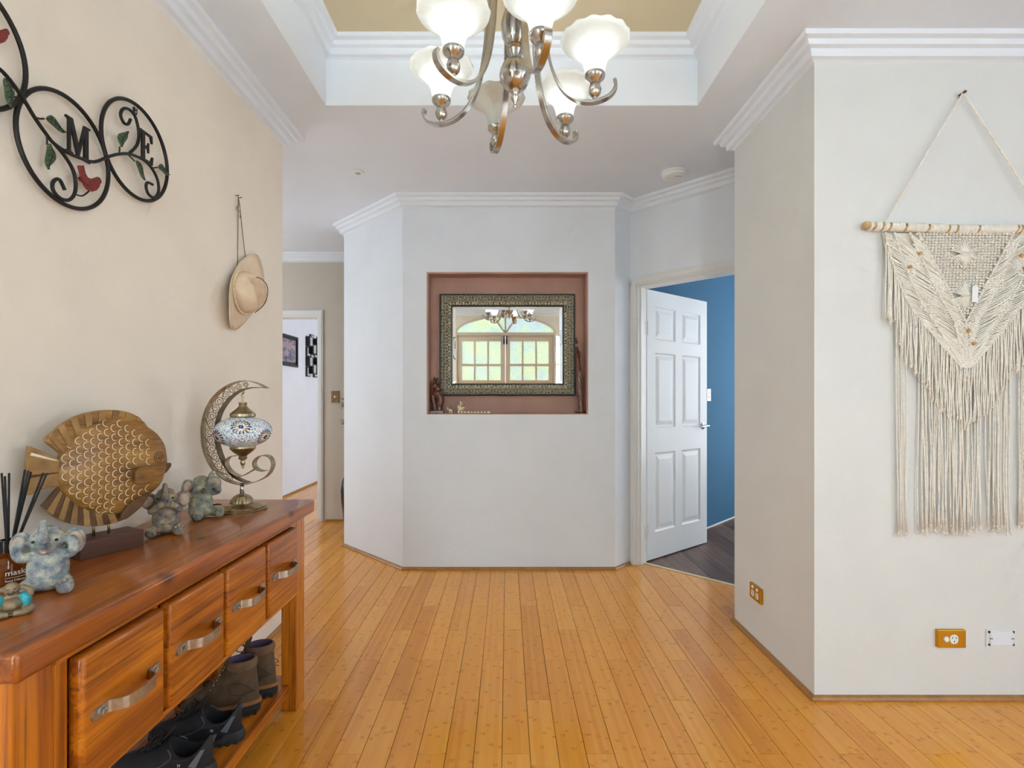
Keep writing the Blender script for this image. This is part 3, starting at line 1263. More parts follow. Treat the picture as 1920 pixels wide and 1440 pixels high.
HP = [(-0.088, .0015), (-0.063, .0015), (-0.056, .006), (-0.047, .024), (-0.034, .033), (0, .037), (0.034, .033), (0.047, .024), (0.056, .006), (0.063, .0015), (0.088, .0015)]
for i in range(4):
    y0 = 0.979 + i * 0.2565
    w = 0.236
    c = Vector((-0.815, y0 + w / 2, 0.607))
    b = MB()
    b.box((0, 0, 0), (0.032, w, 0.252))
    d = b.build('drawer', mat['con_saw'], ct, bevel=0.009, seg=3, smooth=40)
    d.location = c - ct.location
    pts = [Vector((0.016 + o, y, 0.0)) for y, o in HP]
    ps = [pts[0], pts[1]] + spline(pts[2:9], 5) + [pts[9], pts[10]]
    h = MB()
    ww = [0.024] * len(ps)
    h.ribbon(ps, (0, 0, 1), ww, 0.0028)
    for s in (-1, 1):
        h.lathe([(0.012, 0), (0.012, 0.003)], 16, (0.016, s * 0.088, 0), Matrix.Rotation(R(90), 3, 'Y'))
    h.build('handle', mat['iron'], d, smooth=40)
    for s in (-1, 1):
        h = MB()
        h.lathe([(0.0105, 0), (0.0105, 0.002), (0.0085, 0.003)], 18, (0.0185, s * 0.076, 0), Matrix.Rotation(R(90), 3, 'Y'))
        h.lathe([(0.0065, 0), (0.0065, 0.005), (0.005, 0.0062)], 6, (0.0205, s * 0.076, 0), Matrix.Rotation(R(90), 3, 'Y'))
        h.build('bolt', mat['iron'], d)

# ================================================================== shoes on the shelf
SH = 0.105


def outline(L, W, th):
    """foot print: heel at y=0, toe at y=L (local), th from 0..2pi, 0 = toe"""
    c, s = math.cos(th), math.sin(th)
    y = L * (0.5 + 0.5 * c)
    f = y / L
    half = W * (0.36 + 0.14 * math.sin(min(1, f / 0.72) * PI * 0.5) ** 2) * 1.0
    sx = math.copysign(abs(s) ** 0.72, s)
    waist = 1 - 0.12 * math.exp(-((f - 0.42) / 0.16) ** 2)
    return Vector((half * sx * waist, y, 0))


def make_shoe(name, label, loc, rz, kind, flip=1):
    boot = kind == 'boot'
    t = thing(name, label, 'boot' if boot else 'shoe', loc, rz, 'boots on the console shelf' if boot else 'black running shoes on the console shelf')
    L, W = (0.275, 0.100) if boot else (0.285, 0.104)
    n = 40
    ths = [2 * PI * i / n for i in range(n)]
    sole_h = lambda f: (0.026 + 0.006 * (1 - f)) if boot else (0.022 + 0.016 * (1 - f) + 0.012 * max(0, f - 0.8) / 0.2)
    lift = lambda f: 0.012 * max(0, (f - 0.75) / 0.25) ** 2
    m_up = mat['boot_leather'] if boot else mat['shoe_mesh']
    m_sole = mat['boot_sole'] if boot else mat['shoe_sole']
    # outsole
    rows = []
    for z, k in ((0.0, 0.97), (0.004, 1.0), (0.5, 1.02), (0.97, 1.01), (1.0, 0.97)):
        r = []
        for a in ths:
            p = outline(L, W, a)
            f = p.y / L
            hh = sole_h(f)
            zz = (z if z < 0.02 else z * hh) + lift(f)
            q = Vector(((p.x) * k, L / 2 + (p.y - L / 2) * k, zz))
            if not boot:
                q.x *= 1.02 + 0.05 * (1 - f) * (1 if z < 0.6 else 0)
                if f < 0.06 and z < 0.6:
                    q.y -= 0.006
            r.append(q)
        rows.append(r)
    b = MB()
    b.grid(rows, cap0=True, cap1=True)
    b.build('sole', m_sole, t, smooth=50)
    # tread lugs
    b = MB()
    for i in range(13 if boot else 11):
        f = 0.04 + 0.9 * i / 12
        p = outline(L, W, math.acos(max(-1, min(1, 2 * f - 1))))
        for s in (-1, 1):
            b.box((s * p.x * 0.93, p.y, 0.005 + lift(f)), (0.018, 0.011, 0.010 + 0.006 * boot))
    b.build('tread', m_sole, t)
    # welt / midsole band
    if boot:
        rows = []
        for z, k in ((0.0, 1.035), (0.012, 1.035), (0.013, 0.96)):
            rows.append([Vector((outline(L, W, a).x * k, L / 2 + (outline(L, W, a).y - L / 2) * k, sole_h(outline(L, W, a).y / L) - 0.004 + z + lift(outline(L, W, a).y / L) + 0.008 * (1 - outline(L, W, a).y / L))) for a in ths])
        b = MB()
        b.grid(rows)
        b.build('welt', mat['boot_welt'], t, smooth=40)
    # upper: from the sole edge over the foot to the collar
    ch = 0.185 if boot else 0.098
    hy, hl, hw = (0.062, 0.047, 0.036) if boot else (0.068, 0.060, 0.036)

    def collar(a, z_extra=0.0, k=1.0):
        c, s = math.cos(a), math.sin(a)
        y = hy + hl * c * k
        x = hw * s * k
        if boot:
            z = ch + 0.012 * (1 - c) / 2 * 0.3 + 0.002
        else:
            z = 0.088 + 0.022 * (c > 0) * c * c + 0.024 * max(0, -c) ** 3 - 0.016 * s * s
        return Vector((x, y, z + z_extra))
    rows = []
    K = 9
    for j in range(K + 1):
        u = j / K
        r = []
        for a in ths:
            p = outline(L, W, a)
            f = p.y / L
            p = Vector((p.x * 0.97, L / 2 + (p.y - L / 2) * 0.975, sole_h(f) + lift(f) - 0.004))
            q = collar(a)
            # control points of the side wall
            if boot:
                hz = 0.055 if f > 0.55 else 0.09
                c1 = Vector((p.x * 1.05, p.y + 0.004 * (f - 0.3), p.z + (hz - p.z) * 0.75))
                c2 = Vector((q.x * 1.02, q.y + (0.035 if f > 0.5 else -0.004) * max(0, abs(math.cos(a))), 0.10 if f > 0.5 else 0.12))
                if f > 0.5:
                    c2.z = 0.092
            else:
                c1 = Vector((p.x * 1.04, p.y + 0.002, p.z + 0.034))
                c2 = Vector((q.x * 1.25, q.y + (0.030 if f > 0.5 else -0.008), 0.078 if f > 0.5 else 0.075))
            r.append(p * (1 - u) ** 3 + c1 * 3 * u * (1 - u) ** 2 + c2 * 3 * u * u * (1 - u) + q * u ** 3)
        rows.append(r)
    for z, k in ((0.003, 0.96), (0.001, 0.88), (-0.02, 0.84), (-(ch * 0.62) if boot else -0.055, 0.80)):
        rows.append([collar(a, z, k) for a in ths])
    b = MB()
    b.grid(rows, cap1=True)
    nf = len(b.f)
    inner = (K + 2) * n
    b.mi = [0 if i < inner else 1 for i in range(nf)]
    b.build('upper', [m_up, mat['shoe_lining'] if not boot else mat['boot_lining']], t, smooth=True, fixn=True)
    # tongue
    if boot:
        pts = [(0, hy + hl + 0.055, 0.085), (0, hy + hl + 0.03, 0.125), (0, hy + hl + 0.008, 0.165), (0, hy + hl - 0.004, 0.20), (0, hy + hl - 0.002, 0.212)]
        wd = [0.03, 0.036, 0.042, 0.05, 0.046]
    else:
        pts = [(0, hy + hl + 0.075, 0.082), (0, hy + hl + 0.035, 0.104), (0, hy + hl + 0.004, 0.122), (0, hy + hl - 0.008, 0.138)]
        wd = [0.03, 0.034, 0.040, 0.042]
    ps = spline(pts, 4)
    b = MB()
    ws = [wd[min(len(wd) - 1, int(i / 4))] for i in range(len(ps))]
    b.ribbon(ps, (1, 0, 0), ws, 0.006)
    b.build('tongue', m_up, t, smooth=60, bevel=0.0025)
    # laces
    b = MB()
    for i in range(6 if boot else 5):
        u = i / (5.0 if boot else 4.0)
        if boot:
            y = hy + hl + 0.060 - 0.056 * u
            z = 0.086 + 0.085 * u ** 0.9 + 0.004
        else:
            y = hy + hl + 0.082 - 0.07 * u
            z = 0.080 + 0.038 * u
        h = 0.019 + 0.006 * u
        s = 1 if i % 2 else -1
        b.tube(spline([(-h, y, z - 0.008), (-h * 0.5, y - s * 0.003, z + 0.002), (h * 0.5, y + s * 0.004, z + 0.002), (h, y + s * 0.002, z - 0.008)], 4), 0.0022, 6)
    if boot:
        b.tube(spline([(0.018, hy + hl + 0.006, 0.168), (0.035, hy + hl + 0.004, 0.150), (0.047, hy + hl - 0.005, 0.10), (0.052, hy + hl - 0.002, 0.06), (0.054, hy + hl + 0.002, 0.04)], 5), 0.0019, 6)
        b.tube(spline([(0.010, hy + hl + 0.010, 0.172), (0.0, hy + hl + 0.028, 0.185), (-0.02, hy + hl + 0.03, 0.172), (-0.012, hy + hl + 0.014, 0.166)], 5), 0.0019, 6)
        b.tube(spline([(0.008, hy + hl + 0.010, 0.17), (0.022, hy + hl + 0.028, 0.182), (0.03, hy + hl + 0.025, 0.17), (0.012, hy + hl + 0.014, 0.166)], 5), 0.0019, 6)
    else:
        for s in (-1, 1):
            b.tube(spline([(0, hy + hl + 0.012, 0.122), (s * 0.02, hy + hl + 0.03, 0.130), (s * 0.045, hy + hl + 0.04, 0.108), (s * 0.03, hy + hl + 0.02, 0.112), (0, hy + hl + 0.014, 0.12)], 5), 0.002, 6)
    b.build('laces', mat['lace'] if boot else mat['lace_black'], t, smooth=True)
    if boot:
        b = MB()
        for i in range(6):
            u = i / 5.0
            for s in (-1, 1):
                b.ball((s * (0.027 + 0.006 * u), hy + hl + 0.056 - 0.054 * u, 0.082 + 0.086 * u), (0.0038, 0.003, 0.0038), 8, 6)
        stuff(b.build('eyelets', mat['chrome'], t, smooth=True))
        rows = []
        for k_, dz in ((1.05, -0.030), (1.12, -0.022), (1.14, -0.010), (1.08, 0.0), (0.97, 0.003)):
            rows.append([collar(a, dz, k_) for a in ths])
        b = MB()
        b.grid(rows)
        b.build('padded_collar', mat['boot_collar'], t, smooth=True, fixn=True)
        # heel counter and ankle patch seams
        for s in (-1, 1):
            b = MB()
            b.tube(spline([(s * 0.044, 0.010, 0.10), (s * 0.047, 0.05, 0.125), (s * 0.045, 0.085, 0.12), (s * 0.047, 0.08, 0.09), (s * 0.048, 0.045, 0.085), (s * 0.044, 0.010, 0.10)], 5), 0.0013, 5)
            b.tube(spline([(s * 0.045, 0.075, 0.045), (s * 0.046, 0.06, 0.065), (s * 0.043, 0.03, 0.085), (s * 0.03, 0.004, 0.09)], 5), 0.0013, 5)
            b.build('stitching', mat['boot_seam'], t, smooth=True)
    else:
        # heel counter with a grey reflective chevron, side stripe
        for s in (-1, 1):
            b = MB()
            b.plate([(s * 0.0400, 0.052, 0.052), (s * 0.0425, 0.030, 0.050), (s * 0.0345, 0.008, 0.098), (s * 0.0345, 0.020, 0.094)], (s, -0.25, 0.1), 0.003)
            b.build('reflective_chevron', mat['reflective'], t)
            b = MB()
            for i in range(9):
                y = 0.045 + i * 0.008
                b.box((s * (0.0445 + 0.0006 * i), y, 0.034), (0.004, 0.0026, 0.012), Matrix.Rotation(R(25), 3, 'X'))
            b.build('sole_grooves', mat['black'], t)
            b = MB()
            b.tube(spline([(s * 0.048, 0.16, 0.050), (s * 0.0485, 0.125, 0.062), (s * 0.043, 0.10, 0.080), (s * 0.030, 0.115, 0.098)], 5), 0.0022, 6)
            b.build('side_stripe', mat['reflective_dark'], t, smooth=True)
    return t


mat['boot_leather'] = plain('worn brown nubuck', srgb(84, 66, 46), 0.75, var=0.35, vs=30, bump=0.3, bs=160)
mat['boot_sole'] = plain('dark boot rubber', srgb(40, 36, 34), 0.8)
mat['boot_welt'] = plain('tan welt', srgb(146, 98, 58), 0.7, var=0.15)
mat['boot_seam'] = plain('dark seam', srgb(60, 46, 32), 0.8)
mat['boot_lining'] = plain('purple grey lining', srgb(88, 76, 104), 0.9)
mat['boot_collar'] = plain('brown padded collar', srgb(112, 86, 62), 0.7, var=0.2, vs=40)
mat['lace'] = plain('tan lace', srgb(150, 112, 70), 0.9)
mat['lace_black'] = plain('black lace', srgb(24, 24, 28), 0.8)
mat['shoe_mesh'] = plain('black shoe mesh', srgb(30, 30, 36), 0.7, var=0.3, vs=60, bump=0.4, bs=400, bd=0.001)
mat['shoe_sole'] = plain('black shoe foam', srgb(44, 46, 48), 0.65, var=0.15, vs=30)
mat['shoe_lining'] = plain('black shoe lining', srgb(14, 14, 17), 0.9)
mat['reflective'] = plain('grey reflective', srgb(120, 126, 138), 0.35, 0.3)
mat['reflective_dark'] = plain('dark grey overlay', srgb(70, 72, 76), 0.45)

bo = make_shoe('work_boot', 'worn brown lace-up boot nearest the two black running shoes', (-0.885, 1.862, SH), R(98), 'boot')
bo2 = make_shoe('work_boot', 'worn brown lace-up boot squeezed against the far console leg', (-0.872, 1.968, SH), R(92), 'boot')
sn1 = make_shoe('running_shoe', 'black running shoe nearest the camera under the drawers', (-0.872, 1.545, SH), R(93), 'shoe')
sn2 = make_shoe('running_shoe', 'black running shoe between its pair and the brown boots', (-0.868, 1.705, SH), R(95), 'shoe')


def text_mesh(body, size, ext=0.0002):
    cu = bpy.data.curves.new('lettering', 'FONT')
    cu.body = body
    cu.size = size
    cu.extrude = ext
    o = bpy.data.objects.new('lettering', cu)
    COL.objects.link(o)
    bpy.context.view_layer.update()
    me = bpy.data.meshes.new_from_object(o)
    COL.objects.unlink(o)
    bpy.data.objects.remove(o)
    return me


mat['print_grey'] = plain('grey print', srgb(150, 152, 156), 0.5)
mat['print_white'] = plain('white print', srgb(235, 235, 235), 0.5)
for shoe in (sn1, sn2):
    me = text_mesh('ADRENALINE GTS', 0.0115)
    me.materials.append(mat['print_grey'])
    o = bpy.data.objects.new('lettering', me)
    COL.objects.link(o)
    o.parent = shoe
    # the side of the shoe that faces the camera: local +x is world -y for these shoes
    o.rotation_euler = Euler((R(90), 0, R(-90)), 'XYZ')
    o.location = (-0.0535, 0.225, 0.017)
    me = text_mesh('22', 0.010)
    me.materials.append(mat['print_white'])
    o = bpy.data.objects.new('size_mark', me)
    COL.objects.link(o)
    o.parent = shoe
    o.rotation_euler = Euler((R(90), 0, R(-90)), 'XYZ')
    o.location = (-0.0475, 0.080, 0.058)

# ================================================================== carved fish
FO = Vector((-1.082, 1.400, 0))
FD = Vector((0.458, 0.889, 0)).normalized()
FN = Vector((FD.y, -FD.x, 0))            # towards the room


def fish_pt(cx, cy):
    """point of the fish plane (t, z) for a spot of the carving"""
    px, py = 30 + cx / 4.5, 740 + cy / 4.5
    r = (px - VX) / F
    # FO.x + t FD.x = r (FO.y + t FD.y)
    t = (r * FO.y - FO.x) / (FD.x - r * FD.y)
    Y = FO.y + t * FD.y
    return (t, CH - (py - VY) * Y / F - TZc)


fish = thing('fish_carving', 'large carved wooden disc-shaped fish on a dark block base', 'figurine', (FO.x, FO.y, TZc), math.atan2(FD.y, FD.x))
# local frame: x = t, z = up, -y = towards the room  (rotation maps local -y to FN)


def mat_fish(name, c1, c2, c3, fin=False):
    k = NT(name)
    k.set(0.45, 0, 0.4, 0.1)
    co = k.coords((7, 7, 34) if not fin else (18, 18, 18))
    n = k.noise(co, 1.0, 6, 0.6, 0.6)
    col = k.ramp(n, [(0.25, c1), (0.5, c2), (0.75, c3)])
    k.base(col)
    k.bump(n, 0.25, 0.004)
    return k.m


mat['fish'] = mat_fish('carved wood', srgb(76, 46, 16), srgb(142, 98, 44), srgb(182, 138, 72))
mat['fish_fin'] = mat_fish('carved wood fin light', srgb(100, 70, 36), srgb(146, 108, 58), srgb(172, 134, 78), True)
mat['fish_dark'] = mat_fish('carved wood dark and fin shade', srgb(62, 38, 18), srgb(88, 58, 30), srgb(112, 76, 42), True)
mat['scale_line'] = plain('limed groove', srgb(226, 214, 190), 0.8)
body2 = [(345, 600), (370, 490), (440, 420), (540, 300), (650, 235), (780, 195), (920, 190), (1020, 215), (1090, 265), (1180, 330),
         (1240, 420), (1260, 520), (1262, 570), (1250, 630), (1215, 740), (1150, 810), (1080, 870), (980, 950), (850, 1000),
         (720, 1010), (600, 985), (480, 920), (400, 850), (345, 770), (335, 690)]
bl = [fish_pt(*p) for p in body2]
bl = [(p.x, p.y) for p in spline([(a, c, 0) for a, c in bl], 4, True)]
cen = fish_pt(790, 600)
HT = 0.026


def fish_surf(t, z):
    """half thickness of the carved body at a spot (0 at its rim)"""
    a = math.atan2(z - cen[1], t - cen[0])
    best = None
    d = math.hypot(t - cen[0], z - cen[1])
    # rim distance in this direction
    rb = 0.15
    bd = 9
    for (u, v) in bl:
        da = abs((math.atan2(v - cen[1], u - cen[0]) - a + PI) % (2 * PI) - PI)
        if da < bd:
            bd, rb = da, math.hypot(u - cen[0], v - cen[1])
    s = min(1, d / rb)
    return 0.006 + HT * math.sqrt(max(0, 1 - s ** 2.4)), s


b = MB()
for sd in (-1, 1):
    rws = []
    for s in (1.0, 0.985, 0.95, 0.9, 0.82, 0.7, 0.55, 0.4, 0.25, 0.1):
        h = 0.006 + HT * math.sqrt(max(0, 1 - s ** 2.4))
        rws.append([Vector((cen[0] + (u - cen[0]) * s, sd * h, cen[1] + (v - cen[1]) * s)) for u, v in bl])
    b.grid(rws, cap1=True)
n_ = len(bl)
b.add([Vector((u, -0.006, v)) for u, v in bl] + [Vector((u, 0.006, v)) for u, v in bl], [(i, (i + 1) % n_, n_ + (i + 1) % n_, n_ + i) for i in range(n_)])
b.build('body', mat['fish'], fish, smooth=50, fixn=True)


def fan_fin(name, outer, inner, n, wthick):
    """ribbed fin: wedge boards between an outer and an inner curve"""
    O = spline([(*fish_pt(*p), 0) for p in outer], 8)
    I = spline([(*fish_pt(*p), 0) for p in inner], 8)

    def pick(P, u):
        x = u * (len(P) - 1)
        i = min(int(x), len(P) - 2)
        return P[i].lerp(P[i + 1], x - i)
    for k in range(n):
        u0, u1 = k / n, (k + 1) / n
        q = []
        m = 4
        for j in range(m + 1):
            q.append(pick(O, u0 + (u1 - u0) * j / m))
        for j in range(m, -1, -1):
            q.append(pick(I, u0 + (u1 - u0) * j / m))
        pts = [Vector((p.x, 0, p.y)) for p in q]
        th = wthick * (1.0 if k % 2 else 0.72)
        bb = MB().plate(pts, (0, -1, 0), th)
        bb.build(name, mat['fish_fin'] if k % 2 else (mat['fish'] if name[0] == 'd' else mat['fish_dark']), fish, bevel=0.001)  # darker slats put the shade between the ribs into the colour


fan_fin('dorsal_fin_slat', [(240, 395), (300, 320), (400, 235), (520, 175), (650, 140), (780, 128), (900, 140), (1000, 175), (1060, 225), (1095, 268)],
        [(375, 500), (410, 480), (480, 420), (560, 340), (650, 280), (760, 240), (880, 225), (980, 240), (1040, 270), (1085, 300)], 19, 0.022)
fan_fin('anal_fin_slat', [(215, 940), (300, 1020), (400, 1070), (520, 1100), (640, 1107), (760, 1095), (880, 1060), (970, 1010), (1040, 920), (1080, 830)],
        [(345, 790), (380, 830), (450, 880), (520, 930), (620, 965), (720, 975), (840, 965), (940, 920), (1020, 860), (1060, 800)], 19, 0.022)
tail = [(370, 548), (330, 535), (240, 490), (95, 430), (88, 480), (85, 540), (75, 600), (88, 660), (90, 720), (82, 790), (82, 852), (130, 835), (200, 800), (280, 780), (360, 772)]
b = MB().plate([Vector((p[0], 0, p[1])) for p in [fish_pt(*q) for q in tail]], (0, -1, 0), 0.016)
b.build('tail_fin', mat['fish_fin'], fish, bevel=0.002)
for a_, c_ in (((110, 500), (330, 555)), ((95, 690), (345, 655))):
    p, q = fish_pt(*a_), fish_pt(*c_)
    b = MB().tube([(p[0], -0.008, p[1]), (q[0], -0.008, q[1])], [0.004, 0.0015], 8)
    b.build('tail_groove', mat['scale_line'] if a_[1] == 500 else mat['fish_dark'], fish)
# mouth
lip = [(1235, 560), (1262, 582), (1300, 572), (1298, 600), (1285, 622), (1262, 650), (1238, 670), (1225, 620)]
b = MB().plate([Vector((p[0], 0, p[1])) for p in [fish_pt(*q) for q in lip]], (0, -1, 0), 0.020)
b.build('mouth', mat['fish_dark'], fish, bevel=0.004, seg=3, smooth=40)
# eye spiral
ec = fish_pt(1163, 527)
h0, _ = fish_surf(*ec)
er = abs(fish_pt(1215, 527)[0] - ec[0])
pts = []
for i in range(60):
    a = i / 59 * 4.6 * PI
    rr_ = er * (1 - i / 59 * 0.92)
    u, v = ec[0] + rr_ * math.cos(a) * 0.95, ec[1] + rr_ * math.sin(a) * 1.05
    pts.append((u, -fish_surf(u, v)[0] - 0.0006, v))
b = MB().tube(pts, 0.0013, 6)
b.build('eye', mat['fish_dark'], fish, smooth=True)
# scales, each a pale crescent groove
arc = []
for i in range(11):
    a = R(75) + R(210) * i / 10
    arc.append((0.0082 * math.cos(a), 0, 0.0096 * math.sin(a)))
am = MB().tube(arc, [0.0004] + [0.0009] * 9 + [0.0004], 5).mesh('scale', mat['scale_line'], True)
rowy = 60
cnt = 0
for i in range(14):
    cx = 392 + i * 57
    for j in range(12):
        cy = 240 + j * 76 + (38 if i % 2 else 0) + 0.03 * (cx - 700)
        e_ = ((cx - 760) / 395) ** 2 + ((cy - 612) / 395) ** 2
        if e_ > 1 or cx > 1082:
            continue
        if cx > 920 and 590 < cy < 760:
            continue
        if cx > 840 and cy > 900:
            continue
        t_, z_ = fish_pt(cx, cy)
        h, s = fish_surf(t_, z_)
        o = bpy.data.objects.new('scale', am)
        COL.objects.link(o)
        o.parent = fish
        o.location = (t_, -h - 0.0002, z_)
        e1 = (fish_surf(t_ + 0.006, z_)[0] - fish_surf(t_ - 0.006, z_)[0]) / 0.012
        e2 = (fish_surf(t_, z_ + 0.006)[0] - fish_surf(t_, z_ - 0.006)[0]) / 0.012
        o.rotation_euler = Euler((math.atan(e2), 0, -math.atan(e1)))
        cnt += 1
print('SCALES', cnt)
# pectoral fin boards
for k_, pf in enumerate(([(935, 735), (935, 640), (950, 615), (1010, 600), (1060, 600), (1090, 625), (1092, 690), (1075, 712), (1000, 745)],
                         [(830, 1045), (850, 990), (890, 930), (960, 880), (1040, 840), (1080, 825), (1060, 870), (1010, 940), (940, 1000), (880, 1040)])):
    q = [fish_pt(*p) for p in pf]
    b = MB().plate([Vector((u, -(0.040 if k_ == 0 else 0.024), v)) for u, v in q], (0, -1, 0), 0.012)
    b.build('pectoral_fin', mat['fish_dark'] if k_ else mat['fish'], fish, bevel=0.002)
# pins and base
zb = fish_pt(650, 1100)[1]
for cx in (655, 782):
    t_ = fish_pt(cx, 1110)[0]
    b = MB().tube([(t_, 0, 0.04), (t_, 0, zb + 0.015)], 0.0032, 10)
    b.build('pin', mat['brass_old'], fish, smooth=True)
mat['fish_base'] = wood('dark stained block', srgb(66, 36, 22), srgb(92, 54, 34), 0, 1.4, 0.5, 0.0)
b = MB().box((0.0, 0.0, 0.0235), (0.150, 0.082, 0.047))
b.build('base_block', mat['fish_base'], fish, bevel=0.0015)

# ================================================================== crescent lamp
LP = Vector((-0.982, 1.925, TZc))
lamp = thing('table_lamp', 'bronze crescent moon lamp with hanging mosaic glass globe', 'lamp', tuple(LP))
LS = LP.y / F


def lz(zx, zy):                    # spot of the lamp's own upright plane
    px, py = 350 + zx / 5.143, 690 + zy / 5.143
    return Vector(((px - VX) * LS - LP.x, 0, CH - (py - VY) * LS - TZc))


mat['bronze'] = plain('antique bronze', srgb(168, 150, 120), 0.34, 1.0, var=0.3, vs=50)
mat['bronze_dark'] = plain('antique bronze dark', srgb(120, 106, 86), 0.36, 1.0, var=0.25, vs=50)
# base, oval
b = MB()
b.lathe([(0.0, 0), (0.086, 0.0), (0.087, 0.005), (0.083, 0.008), (0.084, 0.012), (0.080, 0.016), (0.074, 0.018), (0.066, 0.024), (0.05, 0.027), (0.038, 0.028)], 48,
        mod=lambda a, u: 1.0)
b.build('base', mat['bronze'], lamp, smooth=40)
b = MB()
b.lathe([(0.040, 0.027), (0.036, 0.040), (0.026, 0.052), (0.014, 0.058), (0.008, 0.060)], 48, mod=lambda a, u: 1 + 0.035 * math.cos(24 * a) * (1 - u))
b.build('fluted_dome', mat['bronze'], lamp, smooth=25)
zb0 = lz(545, 1120).z
b = MB().tube([(0, 0, 0.055), (0, 0, zb0 + 0.004)], 0.007, 12)
b.build('stem', mat['nickel'], lamp, smooth=True)
BWD = 0.034
YD = Vector((0, 1, 0))
outer = spline([lz(775, 193), lz(690, 150), lz(590, 125), lz(480, 138), lz(380, 185), lz(280, 270), lz(210, 380), lz(172, 500), lz(160, 620), lz(172, 750), lz(210, 870),
                lz(275, 980), (lz(360, 1060)), lz(450, 1102), lz(545, 1120), lz(640, 1105), lz(740, 1065), lz(805, 1010), lz(835, 930), lz(815, 868), lz(770, 842), lz(710, 848),
                lz(665, 885), lz(655, 930), lz(680, 972), lz(725, 990), lz(765, 990)], 6)
b = MB().ribbon(outer, YD, BWD, 0.0022)
b.build('crescent_outer_band', mat['bronze'], lamp, smooth=50)
inner = spline([lz(775, 193), lz(690, 188), lz(600, 195), lz(510, 225), lz(430, 285), lz(365, 365), lz(320, 450), lz(296, 550), lz(290, 650), lz(305, 750), lz(340, 860),
                lz(395, 960), lz(460, 1040), lz(540, 1085), lz(600, 1104)], 6)
b = MB().ribbon(inner, YD, BWD, 0.0022)
b.build('crescent_inner_band', mat['bronze_dark'], lamp, smooth=50)
sc = spline([lz(490, 845), lz(430, 852), lz(395, 885), lz(390, 930), lz(420, 985), lz(470, 1025), lz(530, 1043), lz(600, 1010), lz(665, 970)], 6)
b = MB().ribbon(sc, YD, BWD * 0.9, 0.002)
b.build('scroll', mat['bronze'], lamp, smooth=50)
# filigree scrolls between the bands


def at_u(P, u):
    x = u * (len(P) - 1)
    i = min(int(x), len(P) - 2)
    return P[i].lerp(P[i + 1], x - i)


oo = outer[:85]
for i in range(15):
    u = 0.16 + 0.70 * i / 14
    a, c = at_u(oo, u), at_u(inner, u)
    m = a.lerp(c, 0.5)
    rad = (a - c).length * 0.36
    if rad < 0.003:
        continue
    sg = 1 if i % 2 else -1
    d = (at_u(oo, u + 0.01) - at_u(oo, u - 0.01)).normalized()
    ang0 = math.atan2(d.z, d.x)
    pts = []
    for k in range(26):
        w = k / 25
        r_ = rad * (1.0 - 0.78 * w)
        an = ang0 + sg * (w * 3.6 * PI)
        pts.append(m + Vector((math.cos(an), 0, math.sin(an))) * r_)
    pts = [m + (a - m if sg > 0 else c - m) * 0.95 - d * rad * 0.8] + pts
    f = MB().tube(pts, 0.0015, 6)
    f.build('filigree_scroll', mat['bronze'], lamp, smooth=True)
# hook, caps and globe
gc = lz(542, 615)
hk = lz(525, 225)
b = MB()
b.tube(spline([hk + Vector((-0.004, 0, 0.004)), hk + Vector((0.006, 0, 0.004)), hk + Vector((0.010, 0, -0.004)), hk + Vector((0.004, 0, -0.012)), Vector((gc.x, 0, lz(0, 290).z)), Vector((gc.x, 0, lz(0, 335).z))], 5), 0.0034, 8)
b.build('hook', mat['bronze'], lamp, smooth=True)


def zz_(y):
    return lz(0, y).z


pk = 1 / 5.143 * LS
b = MB()
b.lathe([(36 * pk, zz_(330)), (40 * pk, zz_(345)), (34 * pk, zz_(352)), (38 * pk, zz_(372)), (60 * pk, zz_(395)), (95 * pk, zz_(425)), (112 * pk, zz_(440)), (114 * pk, zz_(465)), (104 * pk, zz_(474))], 40,
        (gc.x, 0, 0))
b.build('top_cap', mat['bronze'], lamp, smooth=40)
b = MB()
b.lathe([(112 * pk, zz_(752)), (116 * pk, zz_(770)), (108 * pk, zz_(785)), (80 * pk, zz_(812)), (45 * pk, zz_(838)), (34 * pk, zz_(850)), (40 * pk, zz_(862)), (36 * pk, zz_(878)), (18 * pk, zz_(890)),
         (22 * pk, zz_(905)), (22 * pk, zz_(925)), (12 * pk, zz_(940)), (14 * pk, zz_(955)), (3 * pk, zz_(970))], 40, (gc.x, 0, 0))
b.build('bottom_cap', mat['bronze'], lamp, smooth=40)


def mat_mosaic():
    k = NT('bead mosaic glass')
    k.set(0.18, 0, 0.5)
    co = k.coords()
    vo = k.n('ShaderNodeTexVoronoi', Scale=420.0)
    k.l(co, vo.inputs['Vector'])
    sp = k.n('ShaderNodeSeparateColor')
    k.l(vo.outputs['Color'], sp.inputs[0])
    col = k.ramp(sp.outputs[0], [(0.0, srgb(38, 70, 110)), (0.22, srgb(86, 126, 160)), (0.34, srgb(232, 236, 238)), (1.0, srgb(248, 250, 250))])
    k.base(col)
    k.bump(vo.outputs['Distance'], 0.4, 0.002)
    return k.m


mat['mosaic'] = mat_mosaic()
GA, GB = 0.0985, 0.0590
b = MB().ball(gc, (GA, GA, GB), 48, 28)
b.build('glass_globe', mat['mosaic'], lamp, smooth=True)
chips = {'purple': srgb(58, 46, 130), 'yellow': srgb(188, 158, 40), 'red': srgb(140, 30, 52), 'teal': srgb(28, 100, 150), 'white': srgb(246, 246, 244)}
CB = {k: MB() for k in chips}


def globe_pt(lon, lat, lift=1.006):
    return Vector((gc.x + GA * lift * math.cos(lat) * math.sin(lon), -GA * lift * math.cos(lat) * math.cos(lon), gc.z + GB * lift * math.sin(lat)))


